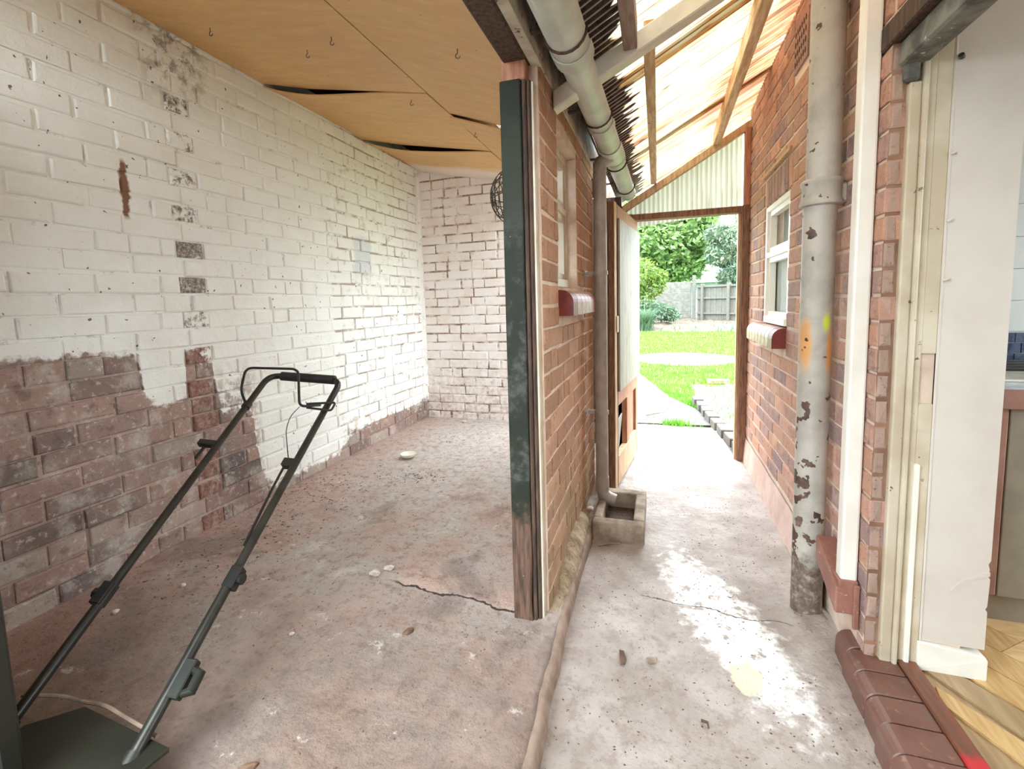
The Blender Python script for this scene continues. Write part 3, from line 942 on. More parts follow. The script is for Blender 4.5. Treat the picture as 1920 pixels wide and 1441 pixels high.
# windows
def casement(name, label, wx, sgn, y0, y1, z0, z1, split, mat, glassm, depth=.05):
    """frame in plane X=wx; sgn points from the frame to the viewer side"""
    w = empty(name, label, 'window', (wx, (y0 + y1) / 2, z0), kind='structure')
    fr = .028
    a, b = wx - sgn * depth, wx
    x0, x1 = min(a, b), max(a, b)
    def bx(nm, ya, yb, za, zb, p=w, m=mat, e=0.0):
        return child(nm, MB().box(x0 + (0 if sgn > 0 else -e), x1 + (e if sgn > 0 else 0), ya, yb, za, zb), m, p, bevel=.003)
    bx('frame_stile', y0, y0 + fr, z0, z1)
    bx('frame_stile', y1 - fr, y1, z0, z1)
    bx('frame_rail', y0 + fr, y1 - fr, z1 - fr, z1)
    bx('frame_rail', y0 + fr, y1 - fr, z0, z0 + fr * 1.3, e=.008)
    bx('transom', y0 + fr, y1 - fr, split - fr * .5, split + fr * .5)
    for (za, zb) in ((z0 + fr * 1.3, split - fr * .5), (split + fr * .5, z1 - fr)):
        s = .024
        xs0, xs1 = x0 + .012, x1 - .008
        sash = MB()
        sash.box(xs0, xs1, y0 + fr, y0 + fr + s, za, zb).box(xs0, xs1, y1 - fr - s, y1 - fr, za, zb)
        sash.box(xs0, xs1, y0 + fr + s, y1 - fr - s, za, za + s).box(xs0, xs1, y0 + fr + s, y1 - fr - s, zb - s, zb)
        so = child('sash', sash, mat, w)
        xm = (xs0 + xs1) / 2
        child('pane', MB().box(xm - .002, xm + .002, y0 + fr + s, y1 - fr - s, za + s, zb - s), glassm, so)
    return w
win_r = casement('window_1', 'white framed two light window in the right brick wall', RX + .006, -1, 2.36, 2.85, .945, 1.556, 1.30, M_WPIPE, M_GLASS)
child('blind', MB().grid(24, 1, lambda a, b: (RX + .062 + .004 * math.sin(a * 40), 2.36 + .49 * a, .95 + .33 * b)), M_CURTAIN, win_r)
child('room_shade', MB().box(RX + .09, RX + .10, 2.365, 2.845, .95, 1.55), M_CURTAIN, win_r)
win_m = casement('window_2', 'cream painted small window in the middle brick wall', MX - .045, 1, 1.655, 2.075, 1.145, 1.70, 1.47, M_CREAM, M_FROST, .04)
# bullnose sills
def sill(name, label, wx, sgn, y0, y1, z0, z1, proj, n):
    s = empty(name, label, 'sill', (wx, y0, z0), kind='structure')
    d = (y1 - y0) / n
    for k in range(n):
        a, b = y0 + k * d + .003, y0 + (k + 1) * d - .003
        pts = [(wx - sgn * .06, z0), (wx + sgn * proj, z0)]
        r = min(proj * .9, (z1 - z0) * .62)
        for t in range(0, 7):
            an = t / 6 * PI / 2
            pts.append((wx + sgn * (proj - r + r * math.cos(an)), z1 - r - .006 + r * math.sin(an)))
        pts.append((wx - sgn * .06, z1))
        end = (sgn > 0 and k == 0) or (sgn < 0 and k == 0)
        child('sill_brick', MB().prism([(p[0], a, p[1]) for p in pts], (0, b - a, 0)), M_SILLD if end else M_SILL, s)
    return s
sill('trim_1', 'bullnose red brick sill under the right window', RX, -1, 2.36, 2.99, .845, .945, .055, 8)
sill('trim_2', 'bullnose red brick sill under the cream window', MX, 1, 1.655, 2.255, 1.035, 1.135, .05, 6)

# ------------------------------------------------------------------ ceiling of the shed
def ceil_z(x, y):
    xs = [-2.1, -1.75, -1.4, -1.07, -.75, -.40]
    zs = [2.325, 2.24, 2.175, 2.115, 2.00, 1.85]
    z = float(np.interp(x, xs, zs))
    return z - .010 * (y - 1.4)
ceil = empty('ceiling', 'sagging tan plywood sheet ceiling of the white brick room', 'ceiling', (-1.25, 2, 2.1), kind='structure')
SX = -1.07
seamL, seamR = [.1, 2.12, 3.02, 3.88], [.1, 2.37, 3.30, 3.88]
def sheet(x0, x1, y0, y1, sag_near, sag_far):
    nx, ny_ = 30, 36
    def fn(a, b):
        x, y = x0 + (x1 - x0) * a, y0 + (y1 - y0) * b
        z = ceil_z(x, y)
        z -= sag_near(a) * max(0, 1 - b * (y1 - y0) / .35) ** 2
        z -= sag_far(a) * max(0, 1 - (1 - b) * (y1 - y0) / .35) ** 2
        return (x, y, z)
    m = MB().grid(nx, ny_, fn)
    k = len(m.v)
    m.v += [(p[0], p[1], p[2] + .007) for p in m.v]
    m.f = [q[::-1] for q in m.f] + [tuple(i + k for i in q) for q in m.f]
    w = nx + 1
    for i in range(nx):
        m.f.append((i, i + 1, k + i + 1, k + i))
        t = ny_ * w
        m.f.append((t + i + 1, t + i, k + t + i, k + t + i + 1))
    for j in range(ny_):
        m.f.append(((j + 1) * w, j * w, k + j * w, k + (j + 1) * w))
        m.f.append((j * w + nx, (j + 1) * w + nx, k + (j + 1) * w + nx, k + j * w + nx))
    return child('plywood_sheet', m, M_PLY, ceil, smooth=True)
z_ = lambda a: 0
sheet(-2.1, SX - .003, seamL[0], seamL[1] - .002, z_, z_)
sheet(-2.1, SX - .003, seamL[1] + .002, seamL[2] - .002, lambda a: .030 * math.sin(PI * min(1, a / .85) ** .6) ** 1.3 + .004 if a < .85 else .004, z_)
sheet(-2.1, SX - .003, seamL[2] + .002, seamL[3], lambda a: .034 * math.sin(PI * min(1, a) ** .7) ** 1.1 + .006, lambda a: .02)
sheet(SX + .003, -.42, seamR[0], seamR[1] - .002, z_, z_)
sheet(SX + .003, -.84, seamR[1] + .002, seamR[2] - .002, lambda a: .02, z_)
sheet(SX + .003, -.84, seamR[2] + .002, seamR[3], lambda a: .02, z_)
sheet(-.837, -.42, seamR[1] + .002, 2.62, lambda a: .02, z_)
# dark roof boards above the gaps
def rbz(x):
    return 2.46 - .25 * (x + 2.2)
for (x0, x1, y0, y1) in ((-2.2, -.92, .08, 4.1), (-.92, -.25, .08, 2.6), (-.92, -.25, 3.82, 4.1)):
    child('roof_boarding', MB().prism([(x0, y0, rbz(x0)), (x1, y0, rbz(x1)), (x1, y0, rbz(x1) + .02), (x0, y0, rbz(x0) + .02)], (0, y1 - y0, 0)), M_DARKWOOD, ceil)
child('added_rooflight_sheet', MB().grid(4, 240, lambda a, b: (-.94 + .66 * a, 2.58 + 1.27 * b, rbz(-.94 + .66 * a) + .03 + .006 * math.sin(2 * PI * 1.27 * b / .032))), M_ROOFADD, ceil, smooth='all')  # rooflight added out of view to brighten the back of the room
# joists over the seams
for y in (2.12, 3.02):
    child('joist', MB().prism([(-2.05, y - .02, ceil_z(-2.05, y) + .012), (SX, y - .02, ceil_z(SX, y) + .012), (SX, y - .02, ceil_z(SX, y) + .07), (-2.05, y - .02, ceil_z(-2.05, y) + .07)], (0, .05, 0)), M_DARKWOOD, ceil)
# small hooks
for (x, y, lb) in ((-1.75, 1.55, 'small rusty cup hook in the plywood nearest the white wall'), (-1.42, 1.72, 'small rusty cup hook in the plywood left of the long seam'), (-1.22, 1.62, 'small rusty cup hook close beside the long ceiling seam'), (-1.2, 2.2, 'small rusty cup hook by the first cross gap in the ceiling'), (-1.02, 2.62, 'small rusty cup hook between the two cross gaps of the ceiling'), (-.66, 1.55, 'small rusty cup hook in the plywood nearest the dark plate')):
    z = ceil_z(x, y)
    h = [(x, y, z), (x, y, z - .012)]
    for t in range(7):
        an = PI / 2 + t / 6 * PI * 1.4
        h.append((x + .009 * math.cos(an), y + .003, z - .021 + .009 * math.sin(an)))
    obj('cup_hook', MB().tube(h, .0016, 5), M_WIRE, None, lb, 'hook', 'ceiling hooks', smooth=True)
# wall plate, fascia over the middle wall
plate = obj('trim_3', MB().box(-.44, -.368, -.5, 3.3, 1.79, 1.875), M_DARKWOOD, None, 'dark rotten timber plate along the ceiling edge', 'timber', kind='structure', bevel=.006)
fas = obj('trim_4', MB().box(-.366, -.336, -.5, 3.28, 1.79, 1.955), M_FASCIA, None, 'flaking cream fascia board behind the gutter', 'fascia', kind='structure', bevel=.003)

# ------------------------------------------------------------------ passage roof
def roof_z(x, y):
    return 2.29 + .535 * (x - .55) - .03 * (y - 1.6)
roof = empty('roof', 'pale translucent corrugated lean-to roof over the passage', 'roof', (.1, 1.5, 2.1), kind='structure')
pitch = .032
def corr_sheet(y0, y1, dz):
    ny_ = int((y1 - y0) / pitch * 6)
    m = MB().grid(ny_, 6, lambda a, b: (-.285 + .86 * b, y0 + (y1 - y0) * a, roof_z(-.285 + .86 * b, y0 + (y1 - y0) * a) + dz + .006 * math.sin(2 * PI * (y0 + (y1 - y0) * a) / pitch)))
    return child('corrugated_sheet', m, M_ROOF, roof, smooth='all')
corr_sheet(-1.0, .62, .006)
corr_sheet(.55, 1.98, .010)
corr_sheet(1.9, 2.85, .006)
corr_sheet(2.78, 3.62, .010)
# purlins along the passage
for (x, w, dn, y0, y1, pm) in ((-.03, .036, .085, 1.632, 3.3, M_PURLIN), (-.085, .042, .085, -1.0, 1.573, M_PURLIN_SHADE), (.352, .042, .085, -1.0, 3.3, M_PURLIN)):
    pts = []
    for (dx, dz) in ((-w / 2, 0), (w / 2, 0), (w / 2, -dn), (-w / 2, -dn)):
        pts.append((x + dx, y0, roof_z(x, y0) + dz - .003))
    child('purlin', MB().prism(pts, (0, y1 - y0, roof_z(x, y1) - roof_z(x, y0))), pm, roof, bevel=.003)
# painted rafter
def sloped(x0, z0, x1, z1, h, y0, y1):
    return MB().prism([(x0, y0, z0), (x1, y0, z1), (x1, y0, z1 + h), (x0, y0, z0 + h)], (0, y1 - y0, 0))
child('rafter', sloped(-.335, 1.722, .56, 2.165, .062, 1.575, 1.63), M_BEAM, roof, bevel=.004)
child('rafter', sloped(-.335, 1.722, .56, 2.165, .062, -.2, -.145), M_BEAM, roof, bevel=.004)
child('verge_rafter', sloped(-.24, 1.665, .56, 2.135, .052, 3.30, 3.345), M_TAN, roof, bevel=.003)

child('light_stop_board', MB().box(-.297, -.288, -.5, 3.3, 1.83, 1.985), M_DARKWOOD, roof)  # added board, stops light leaking onto the fascia
# gutter
gut = empty('gutter', 'pale grey half-round eaves gutter above the middle wall', 'gutter', (-.24, 1.2, 1.75))
def gut_c(y):
    return (-.245 + .026 * (y - 1.1), y, 1.812 - .012 * (y - 1.1))
def half(y0, y1, r, name, t=.004, mat=M_GUTTER):
    m = MB()
    n = 14
    ring = []
    for y in (y0, y1):
        c = gut_c(y)
        for rad in (r, r - t):
            ring.append([(c[0] + rad * math.cos(PI + PI * k / n), y, c[2] + rad * math.sin(PI + PI * k / n)) for k in range(n + 1)])
    vs_ = sum(ring, [])
    w = n + 1
    fs = []
    for k in range(n):
        fs += [(k, k + 1, 2 * w + k + 1, 2 * w + k), (w + k + 1, w + k, 3 * w + k, 3 * w + k + 1), (k + 1, k, w + k, w + k + 1), (2 * w + k, 2 * w + k + 1, 3 * w + k + 1, 3 * w + k)]
    for k in (0, n):
        fs.append((k, 2 * w + k, 3 * w + k, w + k))
    m.add(vs_, fs)
    return child(name, m, mat, gut, smooth=True)
half(-.8, 1.40, .055, 'gutter_length')
half(1.38, 1.98, .050, 'gutter_length')
half(1.96, 2.42, .050, 'gutter_length')
half(2.40, 3.22, .048, 'gutter_length')
half(1.36, 1.42, .060, 'union_joint')
half(1.94, 1.99, .055, 'union_joint')
half(2.22, 2.40, .056, 'outlet')
half(2.42, 2.45, .054, 'union_joint')
for y in (1.30, 1.86, 2.48, 3.0):
    c = gut_c(y)
    pts = [(c[0] - .058, y, c[2] + .02)] + [(c[0] + .058 * math.cos(PI + PI * k / 10), y, c[2] + .058 * math.sin(PI + PI * k / 10)) for k in range(11)]
    br = MB().tube(pts, .004, 6)
    br.box(-.338, c[0] - .055, y - .008, y + .008, c[2] + .01, c[2] + .018)
    child('bracket', br, M_DARKWOOD, gut)
cE = gut_c(3.22)
child('stop_end', MB().prism([(cE[0] + .05 * math.cos(PI + PI * k / 12), 3.22, cE[2] + .05 * math.sin(PI + PI * k / 12)) for k in range(13)], (0, .006, 0)), M_GUTTER, gut)

# downpipe left
dp = empty('downpipe', 'slim grey downpipe running down the middle wall to the gully', 'downpipe', (-.268, 2.3, 0))
child('pipe', MB().tube([(-.268, 2.3, .13), (-.268, 2.3, 1.74)], .031, 18), M_PIPEG, dp, smooth=True)
child('pipe_top', MB().tube([(-.268, 2.3, 1.70), (-.262, 2.3, 1.74), (-.218, 2.305, 1.765)], [.033, .034, .03], 18), M_PIPEG, dp, smooth=True)
child('collar', MB().tube([(-.268, 2.3, .13), (-.268, 2.3, .20)], .034, 18), M_PIPEG, dp, smooth=True)
child('shoe', MB().tube([(-.268, 2.3, .14), (-.262, 2.3, .105), (-.235, 2.3, .085), (-.205, 2.3, .075)], [.032, .034, .033, .033], 16), M_PIPEG, dp, smooth=True)
for z in (.53, 1.22):
    b = MB().tube([(-.268, 2.3, z - .009), (-.268, 2.3, z + .009)], .036, 18)
    b.box(-.345, -.285, 2.29, 2.31, z - .008, z + .008).box(-.35, -.335, 2.24, 2.36, z - .012, z + .012)
    child('pipe_clip', b, M_PIPEG, dp, smooth=True)
# gully
gu = empty('gully', 'square concrete gully surround at the foot of the downpipe', 'gully', (-.165, 2.2, 0))
m = MB()
for (x0, x1, y0, y1) in ((-.285, -.055, 2.03, 2.09), (-.285, -.055, 2.37, 2.43), (-.105, -.055, 2.09, 2.37), (-.285, -.24, 2.09, 2.37)):
    pass
child('rim', MB().box(-.285, -.055, 2.03, 2.09, -.01, .085), M_GULLY, gu, bevel=.008, seg=2)
child('rim', MB().box(-.285, -.055, 2.37, 2.43, -.01, .09), M_GULLY, gu, bevel=.008, seg=2)
child('rim', MB().box(-.105, -.055, 2.085, 2.375, -.01, .09), M_GULLY, gu, bevel=.008, seg=2)
child('rim', MB().box(-.285, -.245, 2.085, 2.375, -.01, .085), M_GULLY, gu, bevel=.008, seg=2)
child('grate_base', MB().box(-.245, -.105, 2.09, 2.37, .006, .012), M_DARKWOOD, gu)
# mortar haunch at the wall foot
mb = MB()
def haunch(a, b):
    y = 1.42 + .86 * b
    w = .03 + .022 * math.sin(PI * min(1, b * 1.1)) + .02 * (fbm(b * 14, 1, 4) - .5)
    hgt = (.010 + .07 * max(0, math.sin(PI * (b * .9 + .05))) ** 1.5) * (.85 + .3 * fbm(b * 12, 4, 2))
    t = a * PI / 2
    return (MX - .004 + w * math.sin(t) + .008 * (fbm(a * 6, b * 30, 3) - .5), y, .045 + hgt * math.cos(t) * (1 - .1 * a) - (.05 * a if a > .8 else 0) + .01 * (fbm(a * 8, b * 40, 9) - .5))
mb.grid(10, 60, haunch)
obj('mortar_haunch', mb, M_HAUNCH, None, 'lumpy sandy mortar fillet at the foot of the middle wall', 'mortar', kind='structure', smooth='all')

# ------------------------------------------------------------------ green post
post = empty('door_post', 'dark green flaking timber post at the end of the middle wall', 'post', (-.41, 1.38, .05))
def tapered(x0, x1, y0, y1, z0, z1):
    return MB().grid(1, 1, lambda a, b: (0, 0, 0)) if False else MB().box(x0, x1, y0, y1, z0, z1)
m = MB()
zs = [.045, .12, .25, .4, .7, 1.0, 1.4, 1.738]
for k, z in enumerate(zs):
    j = .004 if z < .3 else .0008
    for (x, y) in ((-.450, 1.36), (-.386, 1.36), (-.386, 1.408), (-.450, 1.408)):
        m.v.append((x + random.Random(k * 7 + int(x * 99)).uniform(-j, j), y + random.Random(k * 5 + int(y * 77)).uniform(-j, j), z))
for k in range(len(zs) - 1):
    for i in range(4):
        m.f.append((k * 4 + i, k * 4 + (i + 1) % 4, k * 4 + 4 + (i + 1) % 4, k * 4 + 4 + i))
m.f += [(3, 2, 1, 0), tuple(range(len(zs) * 4 - 4, len(zs) * 4))]
child('board', m, M_POST, post, bevel=.003)
child('post_head', MB().box(-.446, -.372, 1.366, 1.41, 1.738, 1.80), M_REDWOOD, post, bevel=.003)
child('rebate', MB().box(-.386, -.373, 1.368, 1.41, .05, 1.74), M_DARKWOOD, post, bevel=.003)
child('stop_bead', MB().box(-.373, -.360, 1.376, 1.412, .05, 1.74), M_DARKWOOD, post, bevel=.004)
child('edge_strip', MB().box(-.360, -.353, 1.384, 1.412, .05, 1.735), M_CREAM, post, bevel=.001)
for z in (.7, 1.05, 1.6):
    child('nail_head', MB().tube([(-.452, 1.38, z), (-.449, 1.38, z)], .004, 8), M_STEEL, post)

# wire hanging basket
bk = empty('wire_basket', 'dark wire hanging basket fixed behind the green post', 'basket', (-.452, 1.56, 1.45))
BC = Vector((-.455, 1.57, 1.452))
RB = .102
for k in range(12):
    t = PI * 2 * k / 12
    pts = []
    for i in range(9):
        p = PI / 2 * i / 8
        pts.append(BC + Vector((-RB * math.sin(p) * 1.0, RB * math.cos(p) * math.cos(t), RB * math.cos(p) * math.sin(t))))
    child('rib_wire', MB().tube(pts, .0016, 5), M_WIRE, bk, smooth=True)
for i in range(7):
    p = PI / 2 * i / 7
    rad = RB * math.cos(p)
    pts = [BC + Vector((-RB * math.sin(p), rad * math.cos(2 * PI * k / 24), rad * math.sin(2 * PI * k / 24))) for k in range(25)]
    child('ring_wire', MB().tube(pts, .0034 if i == 0 else .0016, 5, caps=False), M_WIRE, bk, smooth=True)
child('hook', MB().tube([BC + Vector((-.012, -.02, -.095)), BC + Vector((-.02, -.035, -.125)), BC + Vector((-.03, -.03, -.13)), BC + Vector((-.04, -.01, -.10))], .003, 6), M_WIRE, bk, smooth=True)

# ------------------------------------------------------------------ garden door and its frame
FY = 3.30
fr = empty('trim_5', 'brown timber frame round the open garden doorway', 'door frame', (.2, FY, 0), kind='structure')
child('jamb', MB().box(.505, .55, FY - .02, FY + .06, 0, 1.66), M_BROWNWOOD, fr, bevel=.003)
child('stop', MB().box(.487, .505, FY + .01, FY + .05, 0, 1.62), M_TAN, fr, bevel=.002)
child('jamb', MB().box(-.205, -.165, FY - .01, FY + .06, 0, 1.66), M_BROWNWOOD, fr, bevel=.003)
child('head', MB().box(-.165, .505, FY - .02, FY + .06, 1.615, 1.655), M_BROWNWOOD, fr, bevel=.003)
child('upright', MB().box(.515, .55, FY - .015, FY + .04, 1.655, 2.13), M_REDWOOD, fr, bevel=.003)
child('upright', MB().box(-.28, -.235, FY - .01, FY + .05, 0, 1.72), M_DARKWOOD, fr, bevel=.003)
# gable cladding (corrugated, vertical), behind the head
mb = MB()
nxs = 240
def gab(a, b):
    x = -.24 + .755 * a
    zt = 1.70 + .585 * (x + .24) * .98
    zb = 1.585 + .055 * a if False else 1.575 + .06 * a
    return (x, FY + .075 + .005 * math.sin(2 * PI * x / .030), zb + (zt - zb) * b)
mb.grid(nxs, 2, gab)
obj('gable_cladding', mb, M_CLAD, None, 'cream corrugated plastic gable above the garden doorway', 'cladding', kind='structure', smooth='all')
# side infill between the frame and the shed
obj('wall_infill', MB().box(-.45, -.24, FY - .01, FY + .05, 0, 1.78), M_DARKWOOD, None, 'dark timber infill beside the garden door frame', 'wall', kind='structure')

# the leaf stands open along the passage
A = Vector((-.224, 2.52, .03))
B = Vector((-.133, 3.27, .03))
du = (B - A).normalized()
dn = Vector((du.y, -du.x, 0))          # towards the passage
L = (B - A).length
door = empty('door_1', 'weathered half-panelled garden door standing open against the wall', 'door', A, kind='structure')
DT, DH = .032, 1.572
def leaf(name, s0, s1, z0, z1, t0, t1, mat, parent=door, bev=.003, cut=None):
    m = MB()
    pts = [(s0, z0), (s1, z0), (s1, z1), (s0, z1)] if cut is None else cut
    m.prism([A + du * s + Vector((0, 0, z)) + dn * t0 for (s, z) in pts], dn * (t1 - t0))
    return child(name, m, mat, parent, bevel=bev)
leaf('stile', 0, .105, 0, DH, -DT, 0, M_BROWNWOOD)
leaf('stile', L - .075, L, 0, DH, -DT, 0, M_REDWOOD)
leaf('top_rail', .105, L - .075, DH - .1, DH, -DT, 0, M_REDWOOD)
leaf('lock_rail', .105, L - .075, .46, .62, -DT, 0, M_REDWOOD)
leaf('bottom_rail', .105, L - .075, 0, .17, -DT, 0, M_TAN)
leaf('muntin', .36, .45, .17, .46, -DT, 0, M_REDWOOD)
leaf('backing_panel', .105, L - .075, .62, DH - .1, -.03, -.02, M_TAN)
leaf('plywood_facing', .09, L - .004, .545, DH - .075, .001, .014, M_WASH)
leaf('face_strip', 0, .055, 0, DH, 0, .004, M_TAN)
leaf('panel', .45, L - .075, .17, .46, -.028, -.016, M_REDWOOD)
leaf('broken_panel', 0, 0, 0, 0, -.03, -.022, M_WASH, cut=[(.105, .17), (.22, .17), (.29, .3), (.33, .37), (.105, .34)])
leaf('edge_board', -.004, .03, 0, DH - .01, -DT - .012, -DT, M_BROWNWOOD)
lk = leaf('lock_plate', .035, .06, .88, .97, .004, .012, M_ENAMEL)
leaf('handle', .055, .10, .915, .94, .012, .03, M_ENAMEL, lk)

# ------------------------------------------------------------------ right hand pipes
sp = empty('soil_pipe', 'thick cast iron soil pipe with flaking grey paint', 'pipe', (.487, 1.72, 0))
child('pipe', MB().tube([(.487, 1.72, .0 + .0), (.487, 1.72, 1.38)], .0465, 28), M_SOIL, sp, smooth=True)
child('upper_pipe', MB().tube([(.492, 1.72, 1.38), (.492, 1.72, 2.6)], .047, 28), M_SOIL, sp, smooth=True)
prof = [(1.362, .0475), (1.366, .058), (1.374, .060), (1.382, .056), (1.39, .0535), (1.425, .0535), (1.432, .058), (1.44, .058), (1.445, .052)]
child('socket', MB().tube([(.489, 1.72, z) for z, r in prof], [r for z, r in prof], 28), M_SOIL, sp, smooth=True)
child('ear', MB().box(.52, .556, 1.70, 1.74, 1.37, 1.43), M_SOIL, sp, bevel=.006)

wp = empty('white_downpipe', 'white square plastic downpipe fixed to the red brick corner', 'downpipe', (.528, 1.51, .26))
child('pipe', MB().box(.506, .548, 1.487, 1.529, .262, 2.6), M_WPIPE, wp, bevel=.006, seg=2)
sh = empty('brown_shoe', 'brown square plastic drain shoe under the white downpipe', 'pipe shoe', (.52, 1.55, .15))
m = MB().prism([(.492, 1.478, .165), (.492, 1.478, .245), (.492, 1.66, .315), (.492, 1.66, .235)], (.055, 0, 0))
child('channel', m, M_SHOE, sh, bevel=.004)
child('collar', MB().box(.500, .549, 1.478, 1.535, .24, .268), M_SHOE, sh, bevel=.003)
child('flange', MB().box(.535, .549, 1.468, 1.478, .13, .262), M_SHOE, sh, bevel=.002)

# ------------------------------------------------------------------ kitchen doorway
dw = empty('trim_6', 'cream painted kitchen door frame with chipped edges', 'door frame', (.62, CY, .08), kind='structure')
child('jamb_face', MB().box(.586, .612, CY - .012, CY + .05, .07, 1.60), M_CREAM, dw, bevel=.004, seg=2)
child('moulding', MB().box(.612, .624, CY - .02, CY + .05, .07, 1.66), M_CREAM, dw, bevel=.005, seg=2)
child('rebate', MB().box(.624, .643, CY - .006, CY + .05, .07, 1.72), M_CREAM, dw, bevel=.002)
child('white_strip', MB().box(.6405, .652, CY - .014, CY + .05, .07, .64), M_WPIPE, dw, bevel=.002)
lin = MB().box(.643, .676, CY - .003, CY + .05, .07, .80).box(.643, .676, CY - .003, CY + .05, .93, 1.80)
child('lining', lin, M_CREAM, dw, bevel=.002)
child('latch_mortice', MB().box(.645, .672, CY + .02, CY + .03, .80, .93), M_MORTICE, dw)
child('latch_hole', MB().box(.651, .665, CY + .012, CY + .02, .835, .895), M_DARKWOOD, dw)
child('head', MB().box(.565, .625, .25, CY - .0, 1.64, 1.70), M_COBWEB, dw, bevel=.006)
child('head_return', MB().box(.572, .605, CY - .02, CY + .0, 1.60, 1.66), M_COBWEB, dw, bevel=.006)
child('lintel', MB().box(.545, .60, .25, CY + .06, 1.70, 1.76), M_DARKWOOD, dw, bevel=.004)
# brickwork over the doorway
over = empty('wall_over_door', 'red brickwork above the kitchen doorway', 'wall', (.6, .8, 1.76), kind='structure')
child('mortar_core', MB().box(RX + .005, .66, .2, CY + .004, 1.762, 2.7), M_MORTAR, over)
lay(over, (RX, 0, 0), (-1, 0, 0), 1.764, .0688, 7, lambda i, z: [(-CY, -.25)], .206, .010, M_BRICK_R, seed=17, back=.05, bev=.005)
# plaster reveal + skirting
pl = MB()
pts = [(.676, .15), (.676, 2.3), (.818, 2.3), (.818, .395), (.813, .385), (.817, .37), (.812, .355), (.819, .345), (.817, .27), (.813, .262), (.818, .255), (.818, .15)]
pl.prism([(x, CY, z) for x, z in pts[::-1]], (0, .10, 0))
pw = obj('wall_kitchen', pl, M_PLASTER, None, 'white plastered wall end beside the kitchen doorway', 'wall', kind='structure')
child('plaster_edge', MB().box(.676, .682, CY - .004, CY + .01, .15, 2.3), M_PLASTER, pw, bevel=.002)
for zc in (1.42, 1.26, 1.115):
    child('paint_drip', MB().tube([(.68, CY - .006, zc), (.686, CY - .01, zc + .004), (.69, CY - .004, zc + .002)], .004, 6), M_PLASTER, pw, smooth=True)
child('torn_edge', MB().prism([(.735, CY - .004, .30), (.76, CY - .004, .335), (.80, CY - .004, .36), (.816, CY - .004, .365), (.816, CY - .004, .355), (.78, CY - .004, .34), (.75, CY - .004, .315)], (0, .006, 0)), M_PLASTER, pw)
sk = MB().prism([(.672, CY - .014, .072), (.82, CY - .014, .072), (.82, CY - .014, .128), (.816, CY - .010, .136), (.672, CY - .010, .15)], (0, .12, 0))
obj('baseboard_kitchen', sk, M_WPIPE, None, 'short white painted skirting board on the kitchen wall end', 'skirting', kind='structure', bevel=.002)
obj('screw_head', MB().tube([(.684, CY - .012, 1.645), (.690, CY - .004, 1.642)], .006, 8), M_STEEL, None, 'dark rusty screw head in the plaster reveal', 'screw')

# step bricks
st = empty('step', 'dark red bullnose brick step at the kitchen doorway', 'step', (.55, 1.2, 0), kind='structure')
def stepx(y):
    return .497 + .055 * (y - 1.166)
yb = 1.545
k = 0
while yb > .3:
    w = .083
    y0_, y1_ = yb - w + .003, yb - .003
    x0 = stepx(yb - w / 2) + (hsh(k, 2) - .5) * .006
    top = .083 + (hsh(k, 5) - .5) * .006
    r = .034
    pts = [(x0, -.01)] + [(x0 + r - r * math.cos(t / 6 * PI / 2), top - r + r * math.sin(t / 6 * PI / 2)) for t in range(7)] + [(.628, top), (.628, -.01)]
    x1_ = .628
    child('step_brick', MB().prism([(p[0], y0_, p[1]) for p in pts], (0, y1_ - y0_, 0)), M_STEP, st, bevel=.0025)
    yb -= w
    k += 1
child('step_bed', MB().box(.52, .627, .3, 1.54, -.01, .06), M_MORTARD, st)
obj('trim_7', MB().box(.6285, .672, .3, CY - .003, .05, .088), M_THRESH, None, 'worn brown door sill strip with a pink paint mark', 'door sill', kind='structure', bevel=.003)
# kitchen floor of planks
kf = empty('floor_kitchen', 'light oak plank floor inside the kitchen', 'floor', (1, 1.2, .06), kind='structure')
child('screed', MB().box(.672, 2.4, -.4, 2.3, .0, .068), M_PARQD, kf)
hw, hL = .10, .40
MH = Matrix.Translation((.95, 1.2, .0)) @ Matrix.Rotation(math.radians(38), 4, 'Z')
for i_ in range(-14, 15):
    for j_ in range(-3, 4):
        for vert in (0, 1):
            if vert:
                x0, y0 = i_ * hw + hL + j_ * 2 * hL, i_ * hw - hL + hw
                q = (x0 + .001, x0 + hw - .001, y0 + .001, y0 + hL - .001)
            else:
                x0, y0 = i_ * hw + j_ * 2 * hL, i_ * hw
                q = (x0 + .001, x0 + hL - .001, y0 + .001, y0 + hw - .001)
            c4 = [MH @ Vector((a, b, 0)) for a in q[:2] for b in q[2:]]
            if min(p.x for p in c4) < .60 or max(p.x for p in c4) > 1.75 or min(p.y for p in c4) < .3 or max(p.y for p in c4) > 1.98:
                continue
            m = MB().box(q[0], q[1], q[2], q[3], .066, .0745, MH)
            if min(p.x for p in c4) < .674:      # cut along the door sill
                m.v = [(max(v[0], .6745), v[1], v[2]) for v in m.v]
            child('plank', m, (M_PARQX if not vert else M_PARQ) if hsh(i_, j_, vert) > .35 else M_PARQD, kf)
